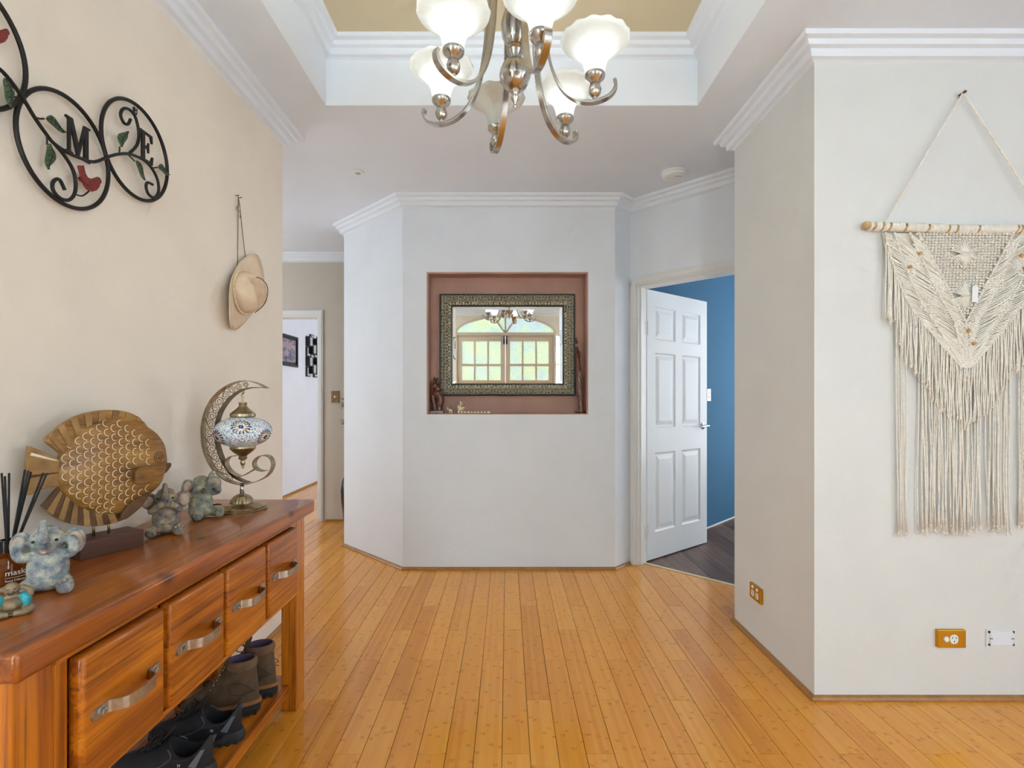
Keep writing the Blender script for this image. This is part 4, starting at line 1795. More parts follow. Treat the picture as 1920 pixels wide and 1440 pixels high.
def chip(key, p, c0, size, up=None):
    nrm = Vector(((p.x - gc.x) / GA ** 2, p.y / GA ** 2, (p.z - gc.z) / GB ** 2)).normalized()
    rad = (p - c0)
    rad -= nrm * rad.dot(nrm)
    if rad.length < 1e-5:
        rad = Vector((0, 0, 1)) - nrm * nrm.z
    rad.normalize()
    tn = nrm.cross(rad)
    CB[key].plate([p + rad * size, p + tn * size * 0.75, p - rad * size, p - tn * size * 0.75], nrm, 0.0016)


def med(lon0, lat0):
    c0 = globe_pt(lon0, lat0)
    nrm = Vector(((c0.x - gc.x) / GA ** 2, c0.y / GA ** 2, (c0.z - gc.z) / GB ** 2)).normalized()
    t1 = Vector((0, 0, 1)).cross(nrm).normalized()
    t2 = nrm.cross(t1)

    def proj(q):
        d = q - gc
        s = math.sqrt((d.x / GA) ** 2 + (d.y / GA) ** 2 + (d.z / GB) ** 2)
        return gc + d / s * 1.006
    CB['white'].plate([proj(c0 + (t1 * math.cos(2 * PI * i / 20) + t2 * math.sin(2 * PI * i / 20)) * 0.025) for i in range(20)], nrm, 0.0008)
    for key, r_, n, sz, ph in (('purple', 0.0055, 6, 0.0040, 0), ('yellow', 0.0200, 12, 0.0040, 0), ('red', 0.0255, 14, 0.0042, 0.2), ('teal', 0.0315, 15, 0.0044, 0)):
        for i in range(n):
            an = 2 * PI * (i + ph) / n
            chip(key, proj(c0 + (t1 * math.cos(an) + t2 * math.sin(an) * 0.92) * r_), c0, sz)


for lon, lat in ((0.40, 0.40), (1.36, -0.30), (-0.58, -0.30), (2.35, 0.38), (-1.60, 0.38), (3.30, -0.25)):
    med(lon, lat)
for key, mb in CB.items():
    mm = plain('mosaic chip ' + key, chips[key], 0.2)
    stuff(mb.build('mosaic_chips', mm, lamp))
b = MB().tube(spline([(-0.07, 0.02, 0.006), (-0.11, 0.04, 0.012), (-0.16, 0.03, 0.004), (-0.20, 0.05, 0.004), (-0.215, 0.055, 0.004)], 6), 0.003, 8)
b.build('power_cord', mat['black'], lamp, smooth=True)

# ================================================================== elephant figurines


def mat_ele(name, tint):
    k = NT(name)
    k.set(0.7, 0, 0.3)
    co = k.coords()
    n = k.noise(co, 48, 5, 0.65)
    base = [(0.32, srgb(80, 88, 100)), (0.46, srgb(130, 137, 142)), (0.57, srgb(168, 168, 158)), (0.70, srgb(208, 202, 180))]
    if tint == 'brown':
        base = [(0.34, srgb(76, 74, 84)), (0.46, srgb(124, 116, 112)), (0.56, srgb(154, 136, 106)), (0.68, srgb(192, 168, 132))]
    if tint == 'green':
        base = [(0.34, srgb(86, 96, 102)), (0.46, srgb(134, 138, 130)), (0.56, srgb(166, 160, 132)), (0.68, srgb(206, 192, 158))]
    col = k.ramp(n, base)
    sp = k.n('ShaderNodeSeparateXYZ')
    k.l(co, sp.inputs[0])
    ln = k.math('FRACT', k.math('MULTIPLY', k.math('ADD', sp.outputs[2], k.math('MULTIPLY', k.noise(co, 40, 2), 0.006)), 210.0))
    k.base(k.mix(k.math('MULTIPLY', k.math('GREATER_THAN', ln, 0.8), 0.12), col, srgb(70, 72, 80)))
    k.bump(k.math('ADD', k.math('MULTIPLY', ln, 0.4), k.noise(co, 140, 4)), 0.5, 0.002)
    return k.m


mat['eye_dark'] = plain('eye dark', srgb(24, 26, 34), 0.3)
mat['ear_in'] = plain('ear inner stone', srgb(186, 160, 140), 0.8, var=0.2, vs=60, bump=0.3, bs=150)
mat['pink'] = plain('tongue pink', srgb(214, 150, 150), 0.6)


def elephant(label, loc, rz, pose, tint, sc=1.0):
    t = thing('elephant_figurine', label, 'figurine', loc, rz, 'seated elephant figurines on the console')
    m = mat_ele('elephant stone ' + pose, tint)
    b = MB()
    b.ball((0, 0.004, 0.046), (0.036, 0.034, 0.046), 20, 14)
    b.ball((0, 0.004, 0.022), (0.037, 0.034, 0.022), 20, 12)
    b.ball((0, 0.000, 0.080), (0.026, 0.024, 0.022), 16, 12)
    b.ball((0, -0.006, 0.106), (0.030, 0.028, 0.028), 20, 14)
    b.ball((0, -0.024, 0.096), (0.017, 0.016, 0.015), 14, 10)
    b.ball((0, 0.002, 0.122), (0.023, 0.022, 0.014), 14, 10)
    for s in (-1, 1):
        if pose == 'ears':
            b.ball((s * 0.043, 0.006, 0.098), (0.020, 0.008, 0.029), 14, 10, Matrix.Rotation(s * R(8), 3, 'Z'))
        elif pose == 'mouth':
            b.ball((s * 0.042, 0.010, 0.098), (0.023, 0.006, 0.026), 14, 10, Matrix.Rotation(s * R(25), 3, 'Y') @ Matrix.Rotation(-s * R(15), 3, 'Z'))
        else:
            b.ball((s * 0.042, 0.002, 0.104), (0.023, 0.006, 0.027), 14, 10, Matrix.Rotation(-s * R(10), 3, 'Z'))
        # legs stretched forward, soles up
        b.tube(spline([(s * 0.020, 0.0, 0.020), (s * 0.030, -0.022, 0.017), (s * 0.034, -0.044, 0.0150)], 4), [0.018, 0.017, 0.016, 0.016, 0.0155, 0.015, 0.0145, 0.0145, 0.014], 12)
        b.ball((s * 0.0345, -0.046, 0.0155), (0.0155, 0.008, 0.0155), 14, 10)
        if pose == 'ears':
            arm = [(s * 0.024, -0.008, 0.076), (s * 0.040, -0.016, 0.078), (s * 0.046, -0.014, 0.092), (s * 0.040, -0.012, 0.104)]
        elif pose == 'mouth':
            arm = [(s * 0.026, -0.004, 0.076), (s * 0.034, -0.022, 0.074), (s * 0.022, -0.034, 0.086), (s * 0.009, -0.040, 0.095)]
        else:
            arm = [(s * 0.026, -0.004, 0.078), (s * 0.040, -0.022, 0.082), (s * 0.032, -0.034, 0.098), (s * 0.016, -0.034, 0.108)]
        b.tube(spline(arm, 4), [0.011] * 5 + [0.0105] * 4 + [0.010] * 4, 10)
        b.ball(arm[-1], 0.0105, 12, 8)
    tr = [(0, -0.030, 0.100), (0, -0.040, 0.106), (0, -0.046, 0.122), (0, -0.044, 0.142), (0, -0.047, 0.156)]
    if pose == 'eyes':
        tr = [(0, -0.030, 0.098), (0.0, -0.045, 0.104), (0.002, -0.050, 0.122), (0.006, -0.046, 0.140), (0.012, -0.050, 0.150), (0.010, -0.056, 0.146)]
    ts = spline(tr, 4)
    b.tube(ts, [0.0125 - 0.0068 * i / (len(ts) - 1) for i in range(len(ts))], 12)
    o = b.build('body', m, t, remesh=0.0019)
    for s in (-1, 1):
        if pose != 'eyes':
            e = MB().ball((s * 0.0185, -0.0285, 0.110), (0.0034, 0.0026, 0.0030), 10, 8)
            e.build('eye', mat['eye_dark'], t, smooth=True)
        e = MB().ball((s * 0.0345, -0.0535, 0.0155), (0.0105, 0.0022, 0.0105), 12, 8)
        e.build('foot_pad', m, t, smooth=True)
        eb = {'ears': ((s * 0.045, -0.001, 0.097), (0.0135, 0.0035, 0.021), s * R(8)), 'mouth': ((s * 0.045, 0.0045, 0.096), (0.015, 0.003, 0.018), -s * R(15)), 'eyes': ((s * 0.045, -0.0035, 0.104), (0.015, 0.003, 0.019), -s * R(10))}[pose]
        e = MB().ball(eb[0], eb[1], 14, 10, Matrix.Rotation(eb[2], 3, 'Z'))
        e.build('inner_ear', mat['ear_in'], t, smooth=True)
        for k in range(3):
            e = MB().ball((s * 0.0345 + (k - 1) * 0.0085, -0.0505, 0.0295 - abs(k - 1) * 0.003), (0.0032, 0.003, 0.0028), 8, 6)
            e.build('toenail', mat['ear_in'], t, smooth=True)
    if pose == 'ears':
        e = MB().ball((0, -0.0385, 0.0885), (0.0042, 0.003, 0.003), 10, 8)
        e.build('tongue', mat['pink'], t, smooth=True)
    t.scale = (sc, sc, sc)
    return t


elephant('grey elephant figurine holding its ears, beside the reed diffuser', (-0.985, 1.115, TZc), R(32), 'ears', 'grey', 1.02)
elephant('brownish elephant figurine covering its mouth, below the fish snout', (-1.040, 1.585, TZc), R(30), 'mouth', 'brown', 1.02)
elephant('elephant figurine covering its eyes, next to the crescent lamp', (-1.058, 1.800, TZc), R(58), 'eyes', 'green', 1.06)

# ================================================================== seated laughing figure
mat['bud'] = plain('antique gold resin', srgb(138, 118, 92), 0.45, 0.35, var=0.35, vs=90)
mat['turq'] = plain('turquoise glaze', srgb(52, 158, 168), 0.35, var=0.3, vs=90)
bu = thing('laughing_figurine', 'small seated laughing figurine in a turquoise robe at the near table end', 'figurine', (-0.945, 0.992, TZc), R(40))
b = MB()
b.ball((0, 0, 0.017), (0.021, 0.017, 0.017), 16, 12)
b.ball((0, -0.006, 0.020), (0.016, 0.014, 0.013), 16, 12)
b.ball((0, 0.002, 0.032), (0.014, 0.011, 0.010), 14, 10)
b.ball((0, -0.001, 0.0475), (0.0122, 0.0118, 0.0128), 16, 12)
for s in (-1, 1):
    b.tube(spline([(s * 0.008, 0.0, 0.008), (s * 0.026, -0.010, 0.009), (s * 0.020, -0.020, 0.007), (s * 0.003, -0.022, 0.006)], 4), [0.008] * 6 + [0.0075] * 4 + [0.006] * 3, 10)
    b.tube(spline([(s * 0.012, 0.0, 0.034), (s * 0.025, -0.002, 0.032), (s * 0.026, 0.0, 0.040), (s * 0.013, 0.0, 0.050)], 4), [0.006] * 6 + [0.005] * 7, 10)
    b.ball((s * 0.0115, 0.001, 0.049), (0.004, 0.004, 0.005), 10, 8)
b.ball((0, -0.0125, 0.0470), (0.0030, 0.003, 0.003), 8, 6)
b.ball((0, -0.003, 0.003), (0.024, 0.018, 0.004), 16, 8)
b.build('body', mat['bud'], bu, remesh=0.0011)
for s in (-1, 1):
    e = MB().ball((s * 0.0195, -0.002, 0.025), (0.0095, 0.0130, 0.0150), 14, 10, Matrix.Rotation(s * R(-14), 3, 'Y'))
    e.build('robe', mat['turq'], bu, smooth=True)
    e = MB().ball((s * 0.0048, -0.0120, 0.0500), (0.0023, 0.0012, 0.0008), 8, 6)
    e.build('eye', mat['eye_dark'], bu, smooth=True)
e = MB().tube(spline([(-0.0058, -0.0116, 0.0435), (0, -0.0132, 0.0405), (0.0058, -0.0116, 0.0435)], 4), 0.0009, 6)
e.build('mouth', mat['eye_dark'], bu, smooth=True)

# ================================================================== reed diffuser
df = thing('reed_diffuser', 'amber glass reed diffuser with black sticks at the near table end', 'diffuser', (-1.118, 1.165, TZc))


def mat_amber():
    k = NT('amber glass')
    k.base(srgb(206, 112, 24))
    k.set(0.04, 0, 0.5, 0, 0.1, 0.85, 1.45)
    return k.m


mat['amber'] = mat_amber()
mat['amber_liquid'] = plain('amber liquid', srgb(120, 52, 12), 0.15)
BR = 0.052
b = MB()
b.lathe([(0.0, 0.0), (BR - 0.006, 0.0), (BR, 0.005), (BR, 0.056), (BR - 0.004, 0.064), (BR - 0.018, 0.068), (0.019, 0.070), (0.018, 0.074)], 40)
b.build('bottle', mat['amber'], df, smooth=35)
b = MB()
b.lathe([(0.0, 0.004), (BR - 0.006, 0.004), (BR - 0.005, 0.008), (BR - 0.005, 0.046), (0.0, 0.046)], 32)
b.build('liquid', mat['amber_liquid'], df, smooth=35)
b = MB()
b.lathe([(0.0185, 0.069), (0.0205, 0.070), (0.0205, 0.093), (0.0185, 0.095), (0.013, 0.095), (0.013, 0.080)], 28)
b.build('collar', plain('black gloss collar', srgb(14, 14, 15), 0.15), df, smooth=35)
mat['reed'] = plain('black reed', srgb(20, 20, 22), 0.7)
dp = Vector(df.location)
for (px, py, dy) in ((3, 887, 0.02), (9, 893, -0.02), (17, 887, 0.0), (47, 881, -0.02), (53, 882, 0.03), (58, 885, 0.0), (81, 887, -0.01), (88, 887, 0.02)):
    tip = at(px, py, dp.y + dy) - dp
    foot = Vector((-tip.x * 0.16, -tip.y * 0.2, 0.010))
    b = MB().tube([foot, tip], 0.0021, 8)
    b.build('reed', mat['reed'], df, smooth=40)


def wrap_text(body, size, z, ang0, r):
    me = text_mesh(body, size, 0.0001)
    bm = bmesh.new()
    bm.from_mesh(me)
    bmesh.ops.triangulate(bm, faces=bm.faces)
    bm.to_mesh(me)
    bm.free()
    for v in me.vertices:
        a = ang0 + v.co.x / r
        rr_ = r + v.co.z + 0.0003
        v.co = Vector((rr_ * math.cos(a), rr_ * math.sin(a), z + v.co.y))
    return me


for body, size, z, nm in (('mask', 0.0165, 0.026, 'lettering'), ('Reed Diffuser | 130ml', 0.0062, 0.0125, 'lettering')):
    me = wrap_text(body, size, z, R(-52) if nm and body != '\u00ae' else R(-52) + 0.043 / BR, BR)
    me.materials.append(mat['print_white'])
    o = bpy.data.objects.new(nm, me)
    COL.objects.link(o)
    o.parent = df
b = MB()
for i in range(14):
    a0, a1 = R(-52) + 0.05 * i, R(-52) + 0.05 * (i + 1)
    r_ = BR + 0.0004
    b.add([(r_ * math.cos(a0), r_ * math.sin(a0), 0.0205), (r_ * math.cos(a1), r_ * math.sin(a1), 0.0205), (r_ * math.cos(a1), r_ * math.sin(a1), 0.0213), (r_ * math.cos(a0), r_ * math.sin(a0), 0.0213)], [(0, 1, 2, 3)])
b.build('printed_line', mat['print_white'], df)

# ================================================================== chandelier
CC = Vector((0.025, 1.645, 0))
ch = thing('chandelier', 'brushed nickel six-arm chandelier with frosted flower glass shades', 'chandelier', (CC.x, CC.y, TZ))


def czz(z):
    return z - TZ


def mat_shade():
    k = NT('frosted flower glass')
    t = k.t
    t.nodes.remove(k.p)
    d = k.n('ShaderNodeBsdfDiffuse')
    d.inputs[0].default_value = (0.90, 0.90, 0.87, 1)
    tr = k.n('ShaderNodeBsdfTranslucent')
    tr.inputs[0].default_value = (0.93, 0.93, 0.90, 1)
    g = k.n('ShaderNodeBsdfGlossy')
    g.inputs['Roughness'].default_value = 0.25
    m1 = k.n('ShaderNodeMixShader')
    m1.inputs[0].default_value = 0.55
    m2 = k.n('ShaderNodeMixShader')
    m2.inputs[0].default_value = 0.06
    k.l(d.outputs[0], m1.inputs[1])
    k.l(tr.outputs[0], m1.inputs[2])
    k.l(m1.outputs[0], m2.inputs[1])
    k.l(g.outputs[0], m2.inputs[2])
    k.l(m2.outputs[0], k.out.inputs[0])
    co = k.coords((1, 1, 0.25))
    bp = k.n('ShaderNodeBump')
    bp.inputs['Strength'].default_value = 0.5
    bp.inputs['Distance'].default_value = 0.004
    k.l(k.noise(co, 60, 4), bp.inputs['Height'])
    k.l(bp.outputs[0], d.inputs['Normal'])
    k.l(bp.outputs[0], tr.inputs['Normal'])
    return k.m


mat['shade'] = mat_shade()


def mat_bulb(s):
    k = NT('lit bulb' if s else 'unlit bulb')
    k.base((0.9, 0.9, 0.88, 1))
    k.p.inputs['Emission Color'].default_value = (0.81, 0.925, 1.0, 1)
    k.p.inputs['Emission Strength'].default_value = s
    return k.m


BULB = 80.0
mat['bulb_on'] = mat_bulb(BULB)
mat['bulb_off'] = mat_bulb(0.0)
mat['fitting'] = plain('bluish lamp holder', srgb(150, 176, 190), 0.5)
# stem: canopy, chain rod, bulbs of turned metal
b = MB()
b.lathe([(0.0, czz(2.97)), (0.065, czz(2.969)), (0.066, czz(2.962)), (0.055, czz(2.945)), (0.02, czz(2.93)), (0.009, czz(2.92))], 32)
b.build('canopy', mat['nickel'], ch, smooth=40)
b = MB()
b.tube([(0, 0, czz(2.93)), (0, 0, czz(2.62))], 0.007, 12)
b.build('rod', mat['nickel'], ch, smooth=True)


def swirl(k, tw):
    return lambda a, u: 1 + 0.035 * math.cos(k * a + tw * u * PI)


b = MB()
b.lathe([(0.008, czz(2.63)), (0.030, czz(2.62)), (0.034, czz(2.60)), (0.018, czz(2.575)), (0.014, czz(2.55)), (0.014, czz(2.47)), (0.022, czz(2.46)), (0.026, czz(2.45))], 28)
b.build('hub', mat['nickel'], ch, smooth=40)
b = MB()
b.lathe([(0.024, czz(2.455)), (0.036, czz(2.44)), (0.043, czz(2.415)), (0.044, czz(2.39)), (0.040, czz(2.365)), (0.030, czz(2.345)), (0.022, czz(2.335))], 36, mod=swirl(8, 0.8))
b.build('upper_urn', mat['nickel'], ch, smooth=40)
b = MB()
b.lathe([(0.022, czz(2.338)), (0.026, czz(2.335)), (0.028, czz(2.328)), (0.024, czz(2.324)), (0.026, czz(2.318)), (0.022, czz(2.308)), (0.017, czz(2.297)), (0.018, czz(2.292))], 30)
b.build('neck', mat['nickel'], ch, smooth=40)
b = MB()
b.lathe([(0.017, czz(2.295)), (0.032, czz(2.285)), (0.044, czz(2.268)), (0.0495, czz(2.248)), (0.047, czz(2.228)), (0.036, czz(2.209)), (0.022, czz(2.198)), (0.016, czz(2.195))], 36, mod=swirl(8, 0.9))
b.build('lower_urn', mat['nickel'], ch, smooth=40)
b = MB()
b.lathe([(0.014, czz(2.197)), (0.016, czz(2.193)), (0.013, czz(2.188)), (0.009, czz(2.183)), (0.009, czz(2.178)), (0.014, czz(2.174)), (0.013, czz(2.168)), (0.006, czz(2.158)), (0.004, czz(2.150)), (0.006, czz(2.146)), (0.003, czz(2.140))], 20)
b.build('finial', mat['nickel'], ch, smooth=40)
ARM = [(0.012, 2.615), (0.040, 2.600), (0.070, 2.555), (0.085, 2.50), (0.092, 2.42), (0.100, 2.335), (0.118, 2.245), (0.150, 2.175), (0.195, 2.135), (0.245, 2.122), (0.285, 2.130), (0.306, 2.146), (0.313, 2.166), (0.308, 2.180)]
aps = spline([(r, 0, czz(z)) for r, z in ARM], 5)
SHP = [(0.0265, 0.0), (0.029, 0.012), (0.032, 0.028), (0.038, 0.046), (0.050, 0.064), (0.068, 0.080), (0.086, 0.092), (0.098, 0.100), (0.103, 0.108)]
angs = [-15, 45, 105, 165, 225, 285]
for i, an in enumerate(angs):
    rot = Matrix.Rotation(R(an), 3, 'Z')
    tang = rot @ Vector((0, 1, 0))
    ab = MB().ribbon([rot @ p for p in aps], tang, 0.021, 0.009)
    ao = ab.build('arm', mat['nickel'], ch, smooth=45, bevel=0.0012)
    pc = rot @ Vector((0.250, 0, 0))
    zc = czz(2.126)
    b = MB()
    b.lathe([(0.006, zc), (0.007, zc + 0.010), (0.012, zc + 0.014), (0.018, zc + 0.022), (0.020, zc + 0.034), (0.016, zc + 0.046), (0.014, zc + 0.052), (0.020, zc + 0.060), (0.029, zc + 0.068), (0.031, zc + 0.074), (0.0305, zc + 0.080), (0.025, zc + 0.082)], 28,
            (pc.x, pc.y, 0), mod=lambda a, u: 1 + (0.05 * math.cos(6 * a + 3 * u * PI) if u < 0.55 else 0))
    b.build('cup', mat['nickel'], ch, smooth=40)
    z0 = zc + 0.078
    b = MB()
    rws = []
    for j, (r_, z_) in enumerate(spline([(r_, z_, 0) for r_, z_ in SHP], 3)) if False else enumerate([(p.x, p.y) for p in spline([(r_, z_, 0) for r_, z_ in SHP], 3)]):
        u = j / (3 * (len(SHP) - 1))
        row = []
        for k in range(72):
            a = 2 * PI * k / 72
            q = r_ * (1 + 0.013 * u ** 2 * math.cos(14 * a))
            row.append(Vector((pc.x + q * math.cos(a), pc.y + q * math.sin(a), z0 + z_ + 0.0018 * u ** 3 * math.cos(14 * a))))
        rws.append(row)
    b.grid(rws)
    so = b.build('shade', mat['shade'], ch, smooth=True, solid=0.0028)
    b = MB()
    b.lathe([(0.013, z0), (0.0135, z0 + 0.028), (0.010, z0 + 0.030)], 16, (pc.x, pc.y, 0))
    b.build('lamp_holder', mat['fitting'], ch, smooth=40)
    b = MB()
    b.lathe([(0.006, z0 + 0.028), (0.012, z0 + 0.036), (0.018, z0 + 0.050), (0.0195, z0 + 0.062), (0.015, z0 + 0.076), (0.006, z0 + 0.083), (0.001, z0 + 0.084)], 16, (pc.x, pc.y, 0))
    b.build('bulb', mat['bulb_off'] if an == 105 else mat['bulb_on'], ch, smooth=True)

# ================================================================== wrought wall sign
SX = LX + 0.022


def sg(cx, cy, dx=0.0):            # spot of the sign's plane
    return on_left_plane(cx / 3.2, cy / 3.2, SX) + Vector((dx, 0, 0))


sign = thing('wall_sign', 'black wrought-metal scroll sign with letters, leaves and red birds on the cream wall', 'wall sign', (LX, 1.3, 1.75))
mat['wrought'] = plain('black wrought metal', srgb(44, 42, 42), 0.42, 0.6, var=0.2, vs=60)
mat['leaf'] = plain('green enamel leaf', srgb(66, 88, 60), 0.5, 0.2, var=0.3, vs=80)
mat['bird'] = plain('red enamel bird', srgb(124, 38, 34), 0.5, 0.1, var=0.35, vs=90)
for cy, cz, r_ in ((1.403, 1.888, 0.146), (1.669, 2.014, 0.148), (1.137, 2.020, 0.146), (0.872, 1.888, 0.146)):
    pts = [(SX, cy + r_ * math.cos(2 * PI * i / 56), cz + r_ * math.sin(2 * PI * i / 56)) for i in range(56)]
    b = MB().tube(pts, 0.0058, 10, closed=True)
    b.build('ring', mat['wrought'], sign, world=True, smooth=True)


def wire(pts, r=0.0046, name='scroll'):
    b = MB().tube(spline([sg(*p, dx=0.006) for p in pts], 6), r, 8)
    b.build(name, mat['wrought'], sign, world=True, smooth=True)


wire([(-40, 400), (0, 430), (60, 500), (130, 600), (190, 700), (260, 800), (310, 860), (400, 920), (500, 960), (560, 970), (640, 940), (700, 925), (770, 925), (850, 960), (900, 1010), (935, 1080), (940, 1150),
      (915, 1185), (880, 1165), (865, 1120), (875, 1095), (905, 1108)], 0.0046, 'vine')
wire([(315, 865), (370, 930), (420, 1010), (440, 1090), (435, 1160), (400, 1200), (350, 1190), (310, 1150), (300, 1110), (315, 1080), (345, 1080), (375, 1140)])
wire([(765, 920), (810, 870), (822, 800), (800, 700), (760, 655), (725, 655), (712, 690), (730, 735), (755, 745), (772, 715)])
for st in ([(195, 700), (222, 712), (250, 712)], [(260, 800), (268, 830), (268, 868)], [(703, 922), (706, 900), (706, 880)], [(760, 930), (780, 950), (797, 968)], [(900, 1002), (915, 1007), (932, 1004)],
           [(438, 1165), (480, 1175), (520, 1148)]):
    wire(st, 0.0022, 'twig')


def leaf_piece(p0, p1, wd=0.44):
    a, c = sg(*p0, dx=0.010), sg(*p1, dx=0.010)
    d = c - a
    s = Vector((1, 0, 0)).cross(d)
    n = 10
    L_, R_ = [], []
    for i in range(n + 1):
        u = i / n
        h = wd * 0.5 * (math.sin(PI * u ** 0.8)) ** 0.85
        m = a + d * u + s * 0.10 * math.sin(PI * u * 1.6)
        L_.append(m + s * h)
        R_.append(m - s * h)
    b = MB()
    for i in range(n):
        mid0, mid1 = (L_[i] + R_[i]) / 2, (L_[i + 1] + R_[i + 1]) / 2
        up = Vector((0.004, 0, 0))
        b.add([L_[i], mid0 + up, mid1 + up, L_[i + 1]], [(0, 1, 2, 3)])
        b.add([mid0 + up, R_[i], R_[i + 1], mid1 + up], [(0, 1, 2, 3)])
    lf = b.build('leaf', mat['leaf'], sign, world=True, solid=0.0016)
    v = MB()
    v.tube([(L_[i] + R_[i]) / 2 + Vector((0.005, 0, 0)) for i in range(n + 1)], 0.0012, 5)
    for i in range(2, n - 1, 2):
        m = (L_[i] + R_[i]) / 2 + Vector((0.005, 0, 0))
        for q in (L_[i + 1], R_[i + 1]):
            v.tube([m, m.lerp(q, 0.8) + Vector((0.001, 0, 0))], 0.0008, 4)
    v.build('leaf_veins', mat['wrought'], sign, world=True)


for p0, p1 in (((250, 712), (365, 782)), ((268, 862), (275, 1022)), ((705, 882), (735, 778)), ((795, 965), (852, 1077)), ((930, 1003), (995, 1040)), ((-5, 470), (52, 648))):
    leaf_piece(p0, p1)


def bird_piece(dx, dy, k=1.0):
    P = [(445, 992), (462, 994), (478, 992), (482, 1012), (488, 1040), (500, 1062), (525, 1074), (548, 1066), (566, 1060), (578, 1072), (586, 1096), (577, 1104), (572, 1122), (556, 1142), (532, 1150), (508, 1142),
         (488, 1122), (476, 1098), (458, 1086), (446, 1064), (462, 1058), (455, 1030)]
    P = [(x * k + dx, y * k + dy) for x, y in P]
    b = MB().plate([sg(*p, dx=0.010) for p in P], (1, 0, 0), 0.007)
    o = b.build('bird', mat['bird'], sign, world=True, bevel=0.002)
    W = [(448, 1064), (470, 1066), (500, 1076), (520, 1092), (524, 1112), (505, 1118), (484, 1104), (470, 1088)]
    b = MB().plate([sg(x * k + dx, y * k + dy, dx=0.0145) for x, y in W], (1, 0, 0), 0.004)
    b.build('wing', mat['bird'], sign, world=True, bevel=0.001)


bird_piece(0, 0)
bird_piece(-557, -890)


def letter(polys, y0, z0, w, h, name):
    b = MB()
    for P in polys:
        b.plate([(SX + 0.006, y0 + u * w, z0 + v * h) for u, v in P], (1, 0, 0), 0.006)
    b.build(name, mat['wrought'], sign, world=True)


LM = [[(0.0, 0.0), (0.30, 0.0), (0.30, 0.05), (0.20, 0.07), (0.20, 0.80), (0.50, 0.02), (0.56, 0.02), (0.80, 0.72), (0.80, 0.07), (0.68, 0.05), (0.68, 0.0), (1.06, 0.0), (1.06, 0.05), (0.98, 0.07), (0.98, 0.92), (1.06, 0.95), (1.06, 1.0), (0.80, 1.0),
       (0.57, 0.30), (0.28, 1.0), (0.0, 1.0), (0.0, 0.95), (0.10, 0.92), (0.10, 0.07), (0.0, 0.05)]]
LE = [[(0.0, 0.0), (0.95, 0.0), (1.0, 0.28), (0.92, 0.28), (0.80, 0.08), (0.36, 0.07), (0.36, 0.46), (0.58, 0.46), (0.62, 0.34), (0.68, 0.34), (0.68, 0.68), (0.62, 0.68), (0.58, 0.54), (0.36, 0.54), (0.36, 0.93), (0.78, 0.92), (0.88, 0.74),
       (0.95, 0.74), (0.92, 1.0), (0.0, 1.0), (0.0, 0.95), (0.14, 0.92), (0.14, 0.08), (0.0, 0.05)]]
LH = [[(0.05, 0), (0.35, 0), (0.35, 0.05), (0.28, 0.07), (0.28, 0.46), (0.72, 0.46), (0.72, 0.07), (0.65, 0.05), (0.65, 0), (0.95, 0), (0.95, 0.05), (0.88, 0.07), (0.88, 0.93), (0.95, 0.95), (0.95, 1), (0.65, 1), (0.65, 0.95), (0.72, 0.93), (0.72, 0.54),
       (0.28, 0.54), (0.28, 0.93), (0.35, 0.95), (0.35, 1), (0.05, 1), (0.05, 0.95), (0.12, 0.93), (0.12, 0.07), (0.05, 0.05)]]
letter(LM, 1.391, 1.884, 0.076, 0.098, 'letter')
letter(LE, 1.672, 1.996, 0.062, 0.096, 'letter')
letter(LH, 0.84, 1.884, 0.076, 0.098, 'letter')
b = MB().tube([(SX + 0.006, 1.135 + 0.036 * math.cos(2 * PI * i / 32), 2.045 + 0.05 * math.sin(2 * PI * i / 32)) for i in range(32)], 0.006, 8, closed=True)
b.build('letter', mat['wrought'], sign, world=True, smooth=True)
wire([(-560, 560), (-420, 640), (-300, 640), (-160, 520), (-40, 400)], 0.0046, 'vine')
b = MB()
b.plate([sg(800, 640), sg(822, 650), sg(820, 690), (sg(800, 680))], (1, 0, 0), 0.004)
b.build('hanger_tab', mat['wrought'], sign, world=True)
b = MB()
for p in ((812, 652), (811, 672)):
    b.ball(sg(*p, dx=0.002), 0.0022, 8, 6)
stuff(b.build('hanger_holes', mat['print_white'], sign, world=True))
b = MB()
for cy, cz in ((1.27, 1.957), (1.0, 1.957)):
    b.tube([(LX - 0.002, cy, cz), (SX, cy, cz)], 0.002, 6)
stuff(b.build('wall_pegs', mat['wrought'], sign, world=True))

# ================================================================== hat
HXp = LX + 0.035
hat = thing('hat', 'cream felt hat hanging by a cord on the cream wall', 'hat', (LX, 2.30, 1.52))


def hp(zx, zy, X):
    return on_left_plane(400 + zx / 4.966, 350 + zy / 4.966, X)


mat['felt'] = plain('cream felt', srgb(224, 200, 172), 0.9, var=0.1, vs=14, bump=0.2, bs=120)
mat['felt_dark'] = plain('greyed felt', srgb(172, 150, 130), 0.9, var=0.12, vs=20)
mat['braid'] = plain('braided band', srgb(226, 206, 172), 0.8, var=0.25, vs=200, bump=0.8, bs=250)
mat['cordb'] = plain('brown cord', srgb(112, 86, 56), 0.8)
brim = [(380, 625), (412, 655), (430, 750), (438, 880), (430, 1000), (400, 1130), (350, 1225), (290, 1305), (230, 1337), (170, 1310), (120, 1230), (98, 1110), (97, 1015), (150, 905), (220, 795), (300, 685)]
out_l = spline([hp(x, y, HXp) for x, y in brim], 3, True)
n_ = len(out_l)
cen = hp(285, 985, HXp)
cr_y, cr_z = 0.083, 0.092
rws = []


